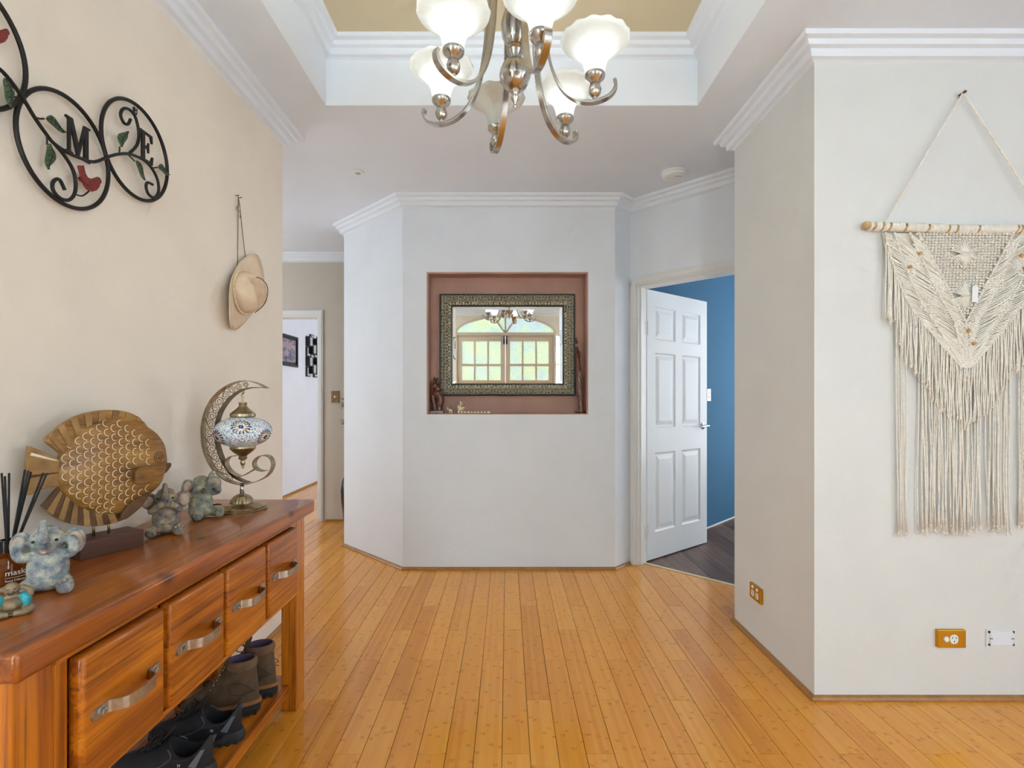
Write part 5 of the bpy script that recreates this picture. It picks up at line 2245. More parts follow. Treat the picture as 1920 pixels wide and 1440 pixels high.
def crown_ring(k, x, dent=0.0):
    r = []
    for p in out_l:
        a = math.atan2(p.z - cen.z, p.y - cen.y)
        ty = cr_y * k * math.cos(a)
        tz = cr_z * k * math.sin(a)
        y_, z_ = cen.y + ty, cen.z + tz
        dz = dent * max(0, 1 - ((ty * 0.85 + tz * 0.5) / 0.035) ** 2)
        r.append(Vector((x - dz, y_, z_)))
    return r


base_ring = crown_ring(1.0, LX + 0.030)
for u in (0, 0.25, 0.5, 0.75, 1.0):
    row = []
    for p, q in zip(out_l, base_ring):
        m = p.lerp(q, u)
        side = (p.y - cen.y) / 0.14
        m.x = (LX + 0.016) + 0.030 * (1 - u) * side * side + 0.012 * u
        row.append(m)
    rws.append(row)
b = MB()
b.grid(rws)
b.build('brim', mat['felt'], hat, world=True, smooth=True, solid=0.003, fixn=True)
rws = [crown_ring(1.0, LX + 0.026), crown_ring(0.97, LX + 0.045), crown_ring(0.92, LX + 0.075, 0.008), crown_ring(0.82, LX + 0.100, 0.022), crown_ring(0.66, LX + 0.112, 0.036), crown_ring(0.42, LX + 0.108, 0.040), crown_ring(0.15, LX + 0.100, 0.038)]
b = MB()
b.grid(rws, cap1=True)
b.build('crown', mat['felt'], hat, world=True, smooth=True, fixn=True)
br = crown_ring(1.03, LX + 0.034)
b = MB().tube(br, 0.0055, 8, closed=True)
b.build('hat_band', mat['braid'], hat, world=True, smooth=True)
b = MB()
b.tube(spline([br[2] + Vector((0.008, 0, 0)), cen + Vector((0.090, -0.03, 0.055)), cen + Vector((0.095, 0.02, 0.03)), cen + Vector((0.075, 0.06, -0.01)), cen + Vector((0.05, 0.076, -0.045)), cen + Vector((0.02, 0.06, -0.08))], 6), 0.0022, 6)
b.build('thong', mat['cordb'], hat, world=True, smooth=True)
nail = on_left_plane(447, 369, LX + 0.008)
b = MB()
b.tube(spline([nail, on_left_plane(446, 440, LX + 0.006), on_left_plane(445, 512, LX + 0.018)], 6), 0.0016, 6)
b.tube(spline([nail, on_left_plane(450.5, 395, LX + 0.008), on_left_plane(455, 440, LX + 0.008), on_left_plane(461, 490, LX + 0.018)], 6), 0.0016, 6)
b.tube(spline([on_left_plane(450, 382, LX + 0.010), on_left_plane(443, 390, LX + 0.012), on_left_plane(447, 396, LX + 0.012), on_left_plane(451, 399, LX + 0.010), on_left_plane(450, 409, LX + 0.010)], 6), 0.0014, 6)
b.build('hanging_cord', mat['cordb'], hat, world=True, smooth=True)
b = MB()
for q in (-0.012, 0.012):
    b.tube([nail + Vector((-0.012, q, 0.001)), nail + Vector((0.006, q, 0.001))], 0.002, 8)
    b.ball(nail + Vector((0.006, q, 0.001)), 0.0032, 8, 6)
stuff(b.build('nails', mat['cordb'], hat, world=True, smooth=True))

# ================================================================== macrame hanging
MY = FY - 0.012
msc = MY / F
mac = thing('macrame_hanging', 'cream macrame wall hanging with knotted V panel and long fringe', 'wall hanging', (at(1805, 430, MY).x, FY, at(1805, 1000, MY).z))


def mp_(px, py, dy=0.0):
    p = at(px, py, MY)
    return Vector((p.x, MY - dy, p.z))


MXc = 1805


def mat_cord(name, c):
    k = NT(name)
    k.set(0.95, 0, 0.1)
    co = k.coords()
    n = k.noise(co, 60, 3)
    k.base(k.ramp(n, [(0.3, tuple(x * 0.88 for x in c[:3]) + (1,)), (0.7, c)]))
    sp = k.n('ShaderNodeSeparateXYZ')
    k.l(co, sp.inputs[0])
    tw = k.math('SINE', k.math('MULTIPLY', k.math('ADD', sp.outputs[2], k.math('MULTIPLY', sp.outputs[0], 0.7)), 900.0))
    k.bump(tw, 0.4, 0.001)
    return k.m


mat['cotton'] = mat_cord('cotton cord', srgb(248, 242, 230))
mat['dowel'] = wood('driftwood dowel', srgb(188, 150, 104), srgb(214, 182, 138), 0, 1.5, 0.7)
x0, x1 = 1617, 2 * MXc - 1617
b = MB()
dp_ = spline([mp_(x0, 424, 0.010), mp_(1700, 430, 0.010), mp_(MXc, 432, 0.010), mp_(1910, 432, 0.010), mp_(x1, 430, 0.010)], 6)
b.tube(dp_, 0.0145, 14)
b.build('dowel', mat['dowel'], mac, world=True, smooth=40)
# cord wraps round the dowel, bunches with bare gaps
rnd = random.Random(3)
b = MB()
px = 1627
while px < x1 - 10:
    yy = 425 + 6.5 * min(1, (px - 1617) / 180) if px < MXc else 432 - 2 * (px - MXc) / 190
    c = mp_(px, yy, 0.010)
    pts = [c + Vector((rnd.uniform(-1, 1) * 0.0008 + 0.002 * math.sin(a), 0.0165 * math.cos(a), 0.0165 * math.sin(a))) for a in [2 * PI * k / 12 for k in range(12)]]
    b.tube(pts, 0.0032, 6, closed=True)
    px += 2.7 if rnd.random() > 0.09 else 7.5
stuff(b.build('cord_wraps', mat['cotton'], mac, world=True, smooth=True))
nl = mp_(1803, 177, 0.004)
for s, ex in ((-1, 1656), (1, 2 * MXc - 1656)):
    b = MB()
    A = nl + Vector((0.002 * s, -0.004, 0))
    Bp = mp_(ex, 418, 0.016)
    for k in range(2):
        pts = []
        for i in range(31):
            u = i / 30
            tw = u * 40 + k * PI
            pts.append(A.lerp(Bp, u) + Vector((0.0022 * math.cos(tw), 0.002 * math.sin(tw), 0)))
        b.tube(pts, 0.0028, 6)
    b.build('hanging_cord', mat['cotton'], mac, world=True, smooth=True)
b = MB().tube([nl + Vector((0, 0.02, 0.002)), nl + Vector((0, -0.012, 0.002))], 0.004, 10)
b.ball(nl + Vector((0, -0.012, 0.002)), 0.006, 10, 8)
b.build('nail', mat['cordb'], mac, world=True, smooth=True)


def half_w(py):                 # half width of the V panel at a height
    prof = [(437, 150), (480, 142), (530, 125), (570, 107), (610, 78), (640, 52), (670, 26), (697, 2)]
    for (a, wa), (c, wc) in zip(prof, prof[1:]):
        if a <= py <= c:
            return wa + (wc - wa) * (py - a) / (c - a)
    return 0


def in_w(py):                   # half width of the inner knotted triangle
    return max(0, 88 * (1 - (py - 440) / 165.0)) if py < 605 else 0


# knots: dense half hitches in the inner triangle, tip and along diagonal ridges
kb = MB()
rnd = random.Random(5)
kv = MB().ball((0, 0, 0), 1, 6, 4)


def knot(px, py, rx, rz_, ang, dy):
    c = mp_(px, py, dy)
    rot = Matrix.Rotation(ang, 3, 'Y')
    vs = [c + rot @ Vector((v.x * rx, v.y * 0.0042, v.z * rz_)) for v in kv.v]
    kb.add(vs, kv.f)


py = 441.0
row = 0
while py < 604:
    w = in_w(py)
    px = -w + (3.1 if row % 2 else 0)
    while px < w:
        # diamond shaped open "sunburst" gathers stay free
        g1 = abs(px) / 26 + abs(py - 478) / 30
        g2 = abs(px) / 24 + abs(py - 556) / 30
        if g1 > 1 and g2 > 1:
            # direction of the rows follows the diamonds
            zone = ((px + 200) % 88 < 44) ^ (py > 520)
            knot(MXc - 3 + px, py, 0.0072, 0.0044, R(32 if zone else -32), 0.012 + 0.002 * rnd.random())
        px += 6.2
    py += 5.1
    row += 1
py = 640.0
row = 0
while py < 697:
    w = half_w(py)
    px = -w + (3 if row % 2 else 0)
    while px <= w:
        knot(MXc + px, py, 0.0068, 0.0046, R(30 if px < 0 else -30), 0.012 + 0.002 * rnd.random())
        px += 6.0
    py += 5.0
    row += 1
# ridges along the V edges
for f0 in (1.0, 0.86, 0.63, 0.50):
    for s in (-1, 1):
        py = 440.0
        while py < 690:
            w0, w1 = half_w(py), in_w(py)
            x = w1 + (w0 - w1) * ((f0 - 0.5) / 0.5)
            if w0 > 6:
                knot(MXc + s * x, py, 0.0066, 0.0048, R(-s * 55), 0.016)
            py += 4.2
# knotted blocks alternate with open cords along both arms of the V
for s in (-1, 1):
    py = 442.0
    row = 0
    while py < 640:
        w0, w1 = half_w(py), in_w(py)
        x = w1 + 4 + (3 if row % 2 else 0)
        while x < w0 - 3:
            dd = (py - 437) * 0.8 + (w0 - x) * 0.9
            e2 = (py - 437) * 0.8 - (w0 - x) * 0.9
            if (dd % 62) < 34 and (e2 % 62) < 40:
                knot(MXc + s * x, py, 0.0068, 0.0044, R(-s * (40 if (dd % 62) < 17 else -30)), 0.015 + 0.003 * rnd.random())
            x += 6.1
        py += 5.0
        row += 1
stuff(kb.build('knotted_panel', mat['cotton'], mac, world=True, smooth=True))
# cords crossing the open bands of the V, slightly slack
cb_ = MB()
for s in (-1, 1):
    py = 440.0
    while py < 672:
        w0 = half_w(py)
        for fa, fb, dyy in ((1.0, 0.86, 18), (0.86, 0.63, 34), (0.63, 0.5, 22)):
            def xx(f, y):
                a_, c_ = half_w(y), in_w(y)
                return c_ + (a_ - c_) * ((f - 0.5) / 0.5)
            ya, yb_ = py, min(690, py + dyy)
            a_ = mp_(MXc + s * xx(fa, ya), ya, 0.012)
            c_ = mp_(MXc + s * xx(fb, yb_), yb_, 0.012)
            md = a_.lerp(c_, 0.5) + Vector((rnd.uniform(-1, 1) * 0.003, -0.005 - 0.002 * rnd.random(), -0.004))
            cb_.tube(spline([a_, md, c_], 4), 0.0026, 5)
        py += 4.6
# close-woven ground behind the knots
gp = [(437, 150), (480, 141), (530, 124), (570, 106), (610, 77), (640, 51), (670, 25), (695, 2)]
gpts = [mp_(MXc - w, y, -0.004) for y, w in gp] + [mp_(MXc + w, y, -0.004) for y, w in reversed(gp)]
gb_ = MB().plate(gpts, (0, -1, 0), 0.004)
gb_.build('woven_ground', mat['cotton'], mac, world=True)
# sunburst gathers
for yc, hh, ww in ((478, 30, 26), (556, 32, 24)):
    for i in range(15):
        u = -1 + 2 * i / 14
        top = mp_(MXc - 3 + u * ww, yc - hh * (1 - abs(u) * 0.75), 0.012)
        mid_ = mp_(MXc - 3 + u * ww * 0.25, yc, 0.020)
        bot = mp_(MXc - 3 + u * ww, yc + hh * (1 - abs(u) * 0.75), 0.012)
        cb_.tube(spline([top, mid_, bot], 5), 0.0026, 5)
    for k in (-1, 0, 1):
        cb_.tube([mp_(MXc - 3 - 8, yc + k * 3, 0.022), mp_(MXc - 3, yc + k * 3, 0.0255), mp_(MXc - 3 + 8, yc + k * 3, 0.022)], 0.003, 6)
stuff(cb_.build('panel_cords', mat['cotton'], mac, world=True, smooth=True))


def strand(b, xa, ya, xb, yb_, dy, r=0.0029, wob=0.0022, tuft=True):
    n = 9
    pts = []
    ph = rnd.uniform(0, 6)
    for i in range(n + 1):
        u = i / n
        pts.append(mp_(xa + (xb - xa) * u, ya + (yb_ - ya) * u, dy) + Vector((wob * math.sin(ph + u * 7) * (0.3 + u), wob * 0.6 * math.cos(ph * 2 + u * 5), 0)))
    b.tube(pts, [r] * n + [r * 1.1], 5)
    if tuft:
        e_ = pts[-1]
        b.ball(e_, (r * 1.6, r * 1.5, r * 1.5), 6, 4)
        for k in range(4):
            b.tube([e_, e_ + Vector((rnd.uniform(-1, 1) * 0.006, rnd.uniform(-0.5, 0.3) * 0.006, -0.010 - 0.006 * rnd.random()))], [r * 0.8, r * 0.25], 4)


# short outer fringe: hangs from the V edge in steps
fb = MB()
ends = [(150, 585), (142, 598), (128, 606), (122, 640), (112, 676), (100, 690), (82, 700), (76, 720), (64, 738), (52, 752), (44, 766), (30, 776), (16, 786), (0, 798)]


def end_at(w):
    for (a, ya), (c, yc) in zip(ends, ends[1:]):
        if c <= w <= a:
            return yc + (ya - yc) * (w - c) / (a - c)
    return 790


for s in (-1, 1):
    w = 0.0 if s < 0 else 3.5
    while w < 150:
        yt = 690.0
        while yt > 437 and half_w(yt) < w:
            yt -= 3
        strand(fb, MXc + s * w, yt, MXc + s * (w + rnd.uniform(-2, 2)), end_at(w) + rnd.uniform(-7, 7), 0.012 + 0.004 * rnd.random())
        w += 3.6
stuff(fb.build('short_fringe', mat['cotton'], mac, world=True, smooth=True))
fb = MB()
x = 1722.0
while x < 1892:
    if not (1838 < x < 1846):
        strand(fb, x, 640 if abs(x - MXc) < 50 else 560, x + rnd.uniform(-5, 5), 992 + rnd.uniform(-9, 8), 0.003 + 0.005 * rnd.random(), 0.0027, 0.004)
    x += 2.9
for g0, g1 in ((1682, 1700), (1908, 1930)):
    x = g0
    while x < g1:
        strand(fb, x - (4 if g0 < 1800 else -4), 470, x, 1000 + rnd.uniform(-6, 5) - (16 if g0 > 1800 else 0), 0.003 + 0.003 * rnd.random(), 0.0026, 0.002)
        x += 3.6
stuff(fb.build('long_fringe', mat['cotton'], mac, world=True, smooth=True))
mat['bead'] = wood('wooden bead', srgb(196, 140, 78), srgb(222, 172, 108), 2, 3, 0.5)
for px, py in ((1717, 478), (1698, 503), (1905, 482), (1806, 622), (1817, 645), (1912, 505)):
    c = mp_(px, py, 0.024)
    b = MB().lathe([(0.003, -0.006), (0.006, -0.005), (0.0072, 0), (0.006, 0.005), (0.003, 0.006)], 14, c, Matrix.Rotation(R(75), 3, 'Y'))
    b.build('bead', mat['bead'], mac, world=True, smooth=40)
b = MB()
b.plate([mp_(1811, 568, 0.027), mp_(1822, 570, 0.027), mp_(1823, 540, 0.027), mp_(1818, 536, 0.027), mp_(1812, 540, 0.027)], (0, -1, 0), 0.0012)
b.build('paper_tag', mat['print_white'], mac, world=True)

# ================================================================== mirror in the niche
mir = thing('wall_mirror', 'embossed pewter-framed mirror hung in the brown niche', 'mirror', (0, BY + ND, 1.24))
MD = BY + ND


def mat_emboss():
    k = NT('embossed pewter')
    k.set(0.42, 0.45, 0.5)
    co = k.coords((1, 1, 1))
    vo = k.n('ShaderNodeTexVoronoi', Scale=43.0)
    vo.inputs['Randomness'].default_value = 0.25
    k.l(co, vo.inputs['Vector'])
    d = vo.outputs['Distance']
    ring = k.math('SINE', k.math('MULTIPLY', d, 15.0))
    f = k.math('ADD', k.math('MULTIPLY', ring, 0.5), 0.5, True)
    n = k.noise(co, 6, 3)
    lt = k.mix(n, srgb(206, 194, 158), srgb(220, 220, 198))
    dk = k.mix(n, srgb(62, 66, 56), srgb(86, 92, 84))
    k.base(k.mix(f, dk, lt))
    k.bump(f, 0.9, 0.006)
    return k.m


mat['emboss'] = mat_emboss()
mat['pewter'] = plain('dark pewter edge', srgb(70, 78, 78), 0.35, 0.8)
fx0, fx1 = (824 - VX) / F * 3.79, (1079 - VX) / F * 3.79
fz1, fz0 = CH - (550 - VY) / F * 3.79, CH - (742 - VY) / F * 3.79
FW = 0.092
# (inset, distance in front of the niche back)
prof = [(0.0, 0.0), (0.0, 0.030), (0.006, 0.038), (0.012, 0.036), (0.016, 0.040), (0.045, 0.044), (0.076, 0.030), (0.080, 0.032), (0.086, 0.030), (FW, 0.016), (FW, 0.0)]
cor = [(fx0, fz0, 1, 1), (fx1, fz0, -1, 1), (fx1, fz1, -1, -1), (fx0, fz1, 1, -1)]
for i in range(4):
    rws = []
    for (x, z, sx, sz) in (cor[i], cor[(i + 1) % 4]):
        rws.append([Vector((x + sx * q, MD - d, z + sz * q)) for q, d in prof])
    b = MB()
    b.grid(rws, closed=False)
    b.mi = [1 if k in (0, 1, 2, 7, 8) else 0 for k in range(len(prof) - 1)]
    b.build('frame_rail', [mat['emboss'], mat['pewter']], mir, world=True, fixn=True)
k = NT('mirror silver')
k.base((0.9, 0.92, 0.91, 1))
k.set(0.015, 1.0, 0.5)
mat['mirror'] = k.m
gx0, gx1, gz0, gz1 = fx0 + FW, fx1 - FW, fz0 + FW, fz1 - FW
b = MB()
bv = 0.022


def gr(i, d):
    return [Vector((gx0 + i, MD - d, gz0 + i)), Vector((gx1 - i, MD - d, gz0 + i)), Vector((gx1 - i, MD - d, gz1 - i)), Vector((gx0 + i, MD - d, gz1 - i))]


b.grid([gr(-0.004, 0.0130), gr(0.004, 0.0135), gr(bv, 0.0150)], cap1=True)
b.build('glass', mat['mirror'], mir, world=True, fixn=True)

# ================================================================== things standing in the niche
NF = NZ0 + 0.006
mat['rosewood'] = wood('dark carved rosewood', srgb(66, 30, 18), srgb(112, 60, 34), 2, 2.0, 0.3, 0.3, 0.3, 0.2)


def npt(px, Y):
    return (px - VX) * Y / F


hd = thing('hand_carving', 'dark carved wooden hand sculpture in the left corner of the niche', 'figurine', (npt(819, 3.775), 3.775, NF))
b = MB()
b.box((0.0, 0, 0.011), (0.105, 0.070, 0.022))
b.build('base', mat['rosewood'], hd, bevel=0.003)
b = MB()
# wrist and palm leaning, figures climbing, fingers up
b.tube(spline([(0.018, 0, 0.02), (0.018, 0, 0.06), (0.028, 0, 0.10), (0.012, 0, 0.13)], 4), [0.026] * 4 + [0.030] * 5 + [0.030] * 4, 12)
b.tube(spline([(-0.012, -0.005, 0.02), (-0.020, -0.005, 0.07), (-0.030, -0.004, 0.12), (-0.034, 0, 0.17)], 4), [0.014] * 5 + [0.018] * 4 + [0.015] * 4, 10)
b.ball((0.0, -0.004, 0.145), (0.038, 0.024, 0.034), 16, 12)
b.ball((0.008, -0.015, 0.175), (0.024, 0.020, 0.026), 14, 10)
b.ball((-0.012, -0.012, 0.20), (0.020, 0.018, 0.022), 14, 10)
for x, z, tx, tz, r_ in ((-0.034, 0.16, -0.040, 0.235, 0.009), (-0.016, 0.19, -0.017, 0.268, 0.0095), (0.002, 0.19, 0.006, 0.262, 0.009), (0.018, 0.18, 0.026, 0.232, 0.0085), (0.030, 0.14, 0.042, 0.180, 0.009)):
    b.tube(spline([(x, 0, z - 0.02), ((x + tx) / 2, -0.006, (z + tz) / 2), (tx, -0.002, tz)], 4), [r_] * 6 + [r_ * 0.8, r_ * 0.6, r_ * 0.35], 10)
for x, z in ((-0.006, 0.165), (0.012, 0.19), (-0.016, 0.225), (0.020, 0.205), (-0.026, 0.19)):
    b.ball((x, -0.022, z), 0.009, 10, 8)
b.build('carving', mat['rosewood'], hd, remesh=0.0024)

tw = thing('tall_figure_carving', 'tall slender carved dark wood figure at the right side of the niche', 'figurine', (npt(1089, 3.765), 3.765, NF))
b = MB().lathe([(0.0, 0), (0.046, 0), (0.047, 0.006), (0.042, 0.011), (0.02, 0.013)], 28)
b.build('base', mat['rosewood'], tw, smooth=40)
b = MB()


def tzp(px, py, dy=0.0):
    return Vector(((px - 1089) * 3.765 / F, dy, CH - (py - VY) * 3.765 / F - NF))


b.tube(spline([tzp(1090, 775), tzp(1089, 755), tzp(1086, 735), tzp(1085, 710), tzp(1085, 690), tzp(1083, 670), tzp(1081, 650)], 4), [0.026, 0.024, 0.022, 0.022, 0.020, 0.019, 0.018, 0.018, 0.018, 0.019, 0.020, 0.020, 0.020, 0.019, 0.018, 0.017, 0.016, 0.015, 0.014, 0.014, 0.014, 0.013, 0.013, 0.012, 0.010], 12)
b.ball(tzp(1081, 641), (0.011, 0.012, 0.016), 12, 10)
b.ball(tzp(1080, 635), (0.008, 0.009, 0.008), 12, 8)
for s, d in ((1, -0.012), (-1, -0.008)):
    b.tube(spline([tzp(1083, 656, d), tzp(1087 if s > 0 else 1079, 664, d - 0.01), tzp(1086 if s > 0 else 1080, 672, d - 0.01)], 4), 0.006, 8)
for k_ in range(9):
    y0 = 690 + 8 * k_
    b.tube(spline([tzp(1083 + (k_ % 3), y0, -0.012), tzp(1088 + (k_ % 2) * 2, y0 + 10, -0.016), tzp(1093 - (k_ % 4), y0 + 22, -0.010)], 4), [0.0055] * 5 + [0.0045] * 4, 8)
b.build('carving', mat['rosewood'], tw, remesh=0.0024)

mat['brass_light'] = plain('pale cast brass', srgb(226, 214, 178), 0.4, 0.45, var=0.3, vs=150)
be = thing('brass_elephant', 'tiny cast brass elephant with raised trunk on the niche sill', 'figurine', (npt(844.5, 3.755), 3.755, NF))
b = MB()
b.ball((0.003, 0, 0.020), (0.014, 0.009, 0.011), 12, 10)
b.ball((-0.010, 0, 0.029), (0.008, 0.007, 0.008), 12, 8)
b.tube(spline([(-0.014, 0, 0.027), (-0.020, 0, 0.030), (-0.020, 0, 0.038), (-0.016, 0, 0.046)], 3), [0.0038] * 4 + [0.003] * 3 + [0.0022] * 3, 8)
for x in (-0.006, 0.011):
    for y in (-0.005, 0.005):
        b.tube([(x, y, 0.018), (x, y, 0.0)], 0.0038, 8)
for y in (-0.007, 0.007):
    b.ball((-0.007, y, 0.028), (0.006, 0.002, 0.007), 8, 6)
b.build('body', mat['brass_light'], be, remesh=0.0011)

bg = thing('brass_rider', 'pale brass rider figurine standing on the long brass case in the niche', 'figurine', (npt(863, 3.755), 3.755, NF + 0.0))
b = MB()
b.ball((-0.002, 0, 0.034), (0.018, 0.011, 0.016), 14, 10)
b.ball((-0.014, 0, 0.046), (0.009, 0.008, 0.009), 12, 8)
b.ball((0.017, 0, 0.040), (0.007, 0.006, 0.009), 12, 8)
b.tube(spline([(0.020, 0, 0.040), (0.028, 0, 0.044), (0.033, 0, 0.036)], 3), 0.003, 8)
b.tube([(0.016, -0.004, 0.03), (0.028, -0.006, 0.020)], 0.003, 8)
for x in (-0.012, 0.006):
    for y in (-0.006, 0.006):
        b.tube([(x, y, 0.03), (x, y, 0.0)], 0.0042, 8)
b.ball((0.0, 0, 0.056), (0.008, 0.007, 0.012), 12, 8)
b.ball((0.002, 0, 0.074), (0.006, 0.006, 0.007), 12, 8)
b.tube([(0.002, 0, 0.078), (-0.002, 0, 0.094)], [0.004, 0.001], 8)
b.tube(spline([(0.002, 0, 0.060), (0.012, 0, 0.066), (0.016, 0, 0.078), (0.008, 0, 0.084)], 3), 0.0026, 8)
b.tube(spline([(0, 0, 0.060), (-0.010, -0.004, 0.056), (-0.014, -0.006, 0.062)], 3), 0.0026, 8)
b.build('body', mat['brass_light'], bg, remesh=0.0011)

bs = thing('brass_case', 'long narrow pierced brass case lying on the niche sill', 'ornament', (npt(890, 3.735), 3.735, NF))
xa, xb = (858 - 890) * 3.735 / F, (919 - 890) * 3.735 / F
b = MB().b2(xa, xb, -0.010, 0.010, 0.003, 0.016)
b.build('body', mat['brass_light'], bs, bevel=0.003)
b = MB()
for i in range(9):
    b.ball((xa + 0.02 + i * 0.0235, -0.010, 0.010), (0.0062, 0.0012, 0.0042), 10, 6)
stuff(b.build('piercings', mat['pewter'], bs, smooth=True))
b = MB()
for x in (xa + 0.012, xb - 0.012):
    b.ball((x, 0, 0.003), (0.009, 0.009, 0.003), 10, 6)
stuff(b.build('feet', mat['brass_light'], bs, smooth=True))

# ================================================================== electrical plates
mat['slot'] = plain('dark slot', srgb(40, 40, 44), 0.6)


def plate_thing(name, label, loc, rz, w, h, t, m, cat='outlet'):
    """local: x along the wall, -y out of the wall, z up; origin on the wall at the plate's foot"""
    o = thing(name, label, cat, loc, rz)
    b = MB().b2(-w / 2, w / 2, -t, 0, 0, h)
    b.build('plate', m, o, bevel=0.002)
    return o


def socket(o, x, z, t, s=1.0):
    b = MB()
    ring = []
    for i in range(20):
        a = 2 * PI * i / 20
        ring.append((0.0165 * s * math.copysign(abs(math.cos(a)) ** 0.8, math.cos(a)), -t, 0.0185 * s * math.copysign(abs(math.sin(a)) ** 0.8, math.sin(a))))
    b.plate([(x + p[0], -t - 0.0005, z + p[2]) for p in ring], (0, -1, 0), 0.003)
    so = b.build('socket', mat['white_plastic'], o)
    b = MB()
    for dx, dz, an in ((-0.0075, 0.006, 28), (0.0075, 0.006, -28), (0, -0.009, 0)):
        b.box((x + dx * s, -t - 0.0023, z + dz * s), (0.0022, 0.001, 0.008), Matrix.Rotation(R(an), 3, 'Y'))
    stuff(b.build('socket_slots', mat['slot'], so))


def rocker(o, x, z, t, m=None, s=1.0):
    b = MB().lathe([(0.0115 * s, 0), (0.0115 * s, 0.002), (0.0095 * s, 0.0045), (0.003 * s, 0.005)], 20, (x, -t, z), Matrix.Rotation(R(90), 3, 'X'))
    b.build('rocker_switch', m or mat['white_plastic'], o, smooth=40)


# single outlet beside the macrame
c = at(1779, 1195, FY)
w, h = 52 * FY / F, 33 * FY / F
o1 = plate_thing('power_outlet', 'gold single power outlet below the macrame hanging', (c.x, FY, c.z - h / 2), 0, w, h, 0.016, mat['gold'])
rocker(o1, -0.024, h / 2, 0.016)
socket(o1, 0.007, h / 2, 0.016)
# blank plate
c = at(1874.5, 1195.5, FY)
w, h = 54 * FY / F, 33 * FY / F
o2 = plate_thing('blank_plate', 'white blank wall plate with screw holes beside the gold outlet', (c.x, FY, c.z - h / 2), 0, w, h, 0.006, mat['gloss_white'], 'wall plate')
b = MB().b2(-w / 2 + 0.012, w / 2 - 0.012, -0.010, -0.005, 0.008, h - 0.006)
b.build('cover', mat['wall_white'], o2, bevel=0.003)
for sx in (-1, 1):
    for z in (0.010, h - 0.010):
        b = MB().lathe([(0.0052, 0), (0.0052, 0.002), (0.003, 0.003)], 12, (sx * (w / 2 - 0.010), -0.006, z), Matrix.Rotation(R(90), 3, 'X'))
        b.build('corner_boss', mat['slot'] if (sx + (z < h / 2)) % 2 else mat['pewter'], o2)
    for dx in (0, 0.006):
        b = MB().lathe([(0.0024, 0), (0.0024, 0.0012)], 8, (sx * (w / 2 - 0.012 - dx), -0.0095, h / 2), Matrix.Rotation(R(90), 3, 'X'))
        b.build('screw_hole', mat['slot'], o2)
# quad outlet on the right wall face (wall runs along y, faces -x)
yq = 2.58
q0 = RX * F / (1410 - VX)
q1 = RX * F / (1431 - VX)
yc_, wq = (q0 + q1) / 2, abs(q0 - q1)
zc_ = CH - (1112 - VY) * yc_ / F
o3 = plate_thing('power_outlet', 'gold double power outlet low on the right wall return', (RX, yc_, zc_ - 0.037), R(-90), wq, 0.075, 0.013, mat['gold'])
for sx in (-1, 1):
    rocker(o3, sx * wq * 0.20, 0.060, 0.013, s=0.7)
    socket(o3, sx * wq * 0.20, 0.029, 0.013, 0.85)
# hall switch
c = at(628.5, 744, HY)
o4 = plate_thing('light_switch', 'brass light switch with white button on the taupe hall wall', (c.x, HY, c.z - 0.058), 0, 0.078, 0.116, 0.010, mat['brass_old'], 'light switch')
rocker(o4, 0, 0.058, 0.010)
# bedroom switch on the blue wall
sxp = 1.900
o5 = plate_thing('light_switch', 'silver light switch on the blue wall', (sxp, sxp + 3.015, 1.20), R(45), 0.075, 0.115, 0.009, mat['chrome'], 'light switch')
rocker(o5, 0, 0.072, 0.009)
rocker(o5, 0, 0.040, 0.009)

# ================================================================== ceiling devices
sa = thing('smoke_alarm', 'white round smoke alarm on the ceiling near the white door', 'smoke alarm', (1.062, 3.315, CZ))
b = MB().lathe([(0.0, 0), (0.076, 0.0), (0.077, -0.010), (0.074, -0.012)], 40)
b.build('base', mat['white_plastic'], sa, smooth=35)
b = MB().lathe([(0.070, -0.011), (0.071, -0.014), (0.073, -0.016), (0.073, -0.026), (0.066, -0.034), (0.05, -0.038), (0.001, -0.040)], 40)
b.build('cover', mat['white_plastic'], sa, smooth=35)
for i in range(3):
    b = MB().box((0.004 + 0.014 * i, -0.030, -0.0385), (0.010, 0.004, 0.002))
    b.build('slot', mat['slot'], sa)
b = MB().lathe([(0.008, 0), (0.008, -0.003)], 14, (0.0, -0.012, -0.0385))
b.build('test_button', mat['white_plastic'], sa)
se = thing('ceiling_sensor', 'small round recessed sensor on the ceiling by the hall', 'sensor', (-0.951, 3.31, CZ))
b = MB().lathe([(0.020, -0.001), (0.037, -0.001), (0.037, -0.005), (0.028, -0.010), (0.020, -0.010)], 32)
b.build('rim', mat['white_plastic'], se, smooth=35)
b = MB().lathe([(0.0, -0.001), (0.0205, -0.002), (0.020, -0.009), (0.012, -0.014), (0.001, -0.016)], 24)
b.build('lens', plain('grey sensor lens', srgb(176, 176, 176), 0.6), se, smooth=35)

# ================================================================== far room: framed picture and mirror tile wall art
WX = -2.78
py0, py1 = 6.28, 6.87
pz0, pz1 = 1.635, 2.03
pic = thing('framed_picture', 'black framed picture on the pale wall of the far room', 'picture', (WX, (py0 + py1) / 2, pz0))
for (a0, a1, z0, z1) in ((py0, py1, pz0, pz0 + 0.028), (py0, py1, pz1 - 0.028, pz1), (py0, py0 + 0.028, pz0, pz1), (py1 - 0.028, py1, pz0, pz1)):
    b = MB().b2(WX, WX + 0.022, a0, a1, z0, z1)
    b.build('frame_rail', mat['black'], pic, world=True, bevel=0.003)
k = NT('dim photo print')
n = k.noise(k.coords((1, 3, 6)), 2.2, 5)
k.base(k.ramp(n, [(0.3, srgb(46, 48, 66)), (0.45, srgb(112, 112, 132)), (0.55, srgb(176, 150, 150)), (0.7, srgb(92, 78, 90))]))
k.set(0.25)
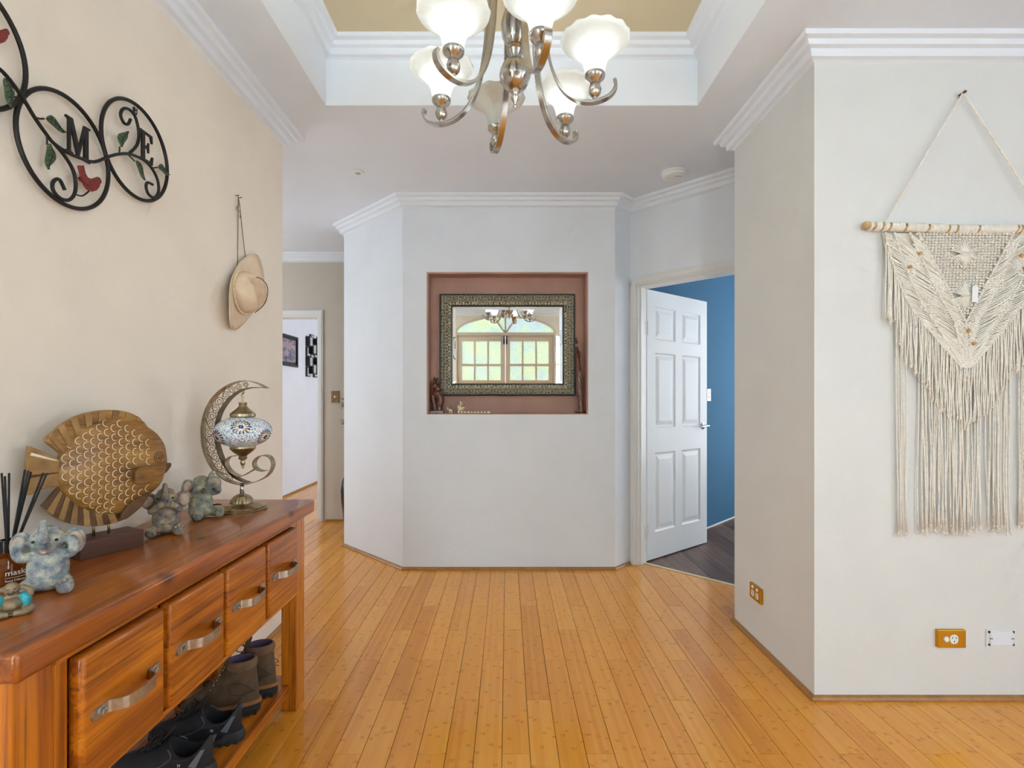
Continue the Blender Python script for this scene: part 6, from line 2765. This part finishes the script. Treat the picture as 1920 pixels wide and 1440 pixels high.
b = MB().b2(WX + 0.002, WX + 0.008, py0 + 0.024, py1 - 0.024, pz0 + 0.024, pz1 - 0.024)
b.build('mat_board', mat['black'], pic, world=True)
b = MB().b2(WX + 0.008, WX + 0.0095, py0 + 0.06, py1 - 0.06, pz0 + 0.055, pz1 - 0.055)
b.build('print', k.m, pic, world=True)
art = thing('mirror_tile_art', 'black and mirrored staggered tile wall art on the far room wall', 'wall art', (WX, 7.45, 1.54))
rndt = random.Random(11)
for c_ in range(5):
    y0 = 7.165 + c_ * 0.135
    off = 0.045 * (c_ % 2)
    for r_ in range(4):
        z0 = 1.53 + off + r_ * 0.14
        d = 0.02 + 0.035 * ((c_ + r_) % 2)
        b = MB().b2(WX, WX + d, y0, y0 + 0.13, z0, z0 + 0.135)
        b.build('tile_block', mat['black'], art, world=True)
        b = MB().b2(WX + d, WX + d + 0.003, y0 + 0.022, y0 + 0.108, z0 + 0.012, z0 + 0.123)
        b.build('tile_mirror', mat['mirror'], art, world=True)

# ================================================================== plant at the hall corner
pl = thing('floor_vase_plant', 'dark floor vase with spiky dark stems beside the hall corner', 'plant', (-1.435, 4.80, 0))
mat['vase'] = plain('dark glazed vase', srgb(40, 36, 40), 0.25)
b = MB().lathe([(0.0, 0), (0.060, 0), (0.066, 0.01), (0.075, 0.12), (0.094, 0.28), (0.100, 0.38), (0.086, 0.47), (0.060, 0.52), (0.054, 0.56), (0.060, 0.58), (0.050, 0.575), (0.046, 0.5)], 32)
b.build('vase', mat['vase'], pl, smooth=35)
mat['spike'] = plain('dark spiky leaf', srgb(44, 48, 52), 0.6)
rndp = random.Random(4)
for (sx, sy, sz) in ((-0.045, 0.0, 1.185), (-0.03, 0.01, 1.0), (0.035, 0.02, 1.32), (0.03, -0.03, 1.08)):
    b = MB().tube(spline([(sx * 0.2, sy * 0.2, 0.05), (sx * 0.5, sy, 0.6), (sx, sy, sz)], 5), 0.004, 6)
    b.build('stem', mat['spike'], pl, smooth=True)
    b = MB()
    for i in range(46):
        a = rndp.uniform(0, 2 * PI)
        e_ = rndp.uniform(-0.5, 1.2)
        L_ = rndp.uniform(0.06, 0.095)
        d = Vector((math.cos(a) * math.cos(e_), math.sin(a) * math.cos(e_), math.sin(e_)))
        o_ = Vector((sx, sy, sz + rndp.uniform(-0.03, 0.01)))
        b.tube([o_, o_ + d * L_ * 0.5 + Vector((0, 0, 0.004)), o_ + d * L_], [0.003, 0.0026, 0.0006], 5)
    stuff(b.build('leaf_tuft', mat['spike'], pl))
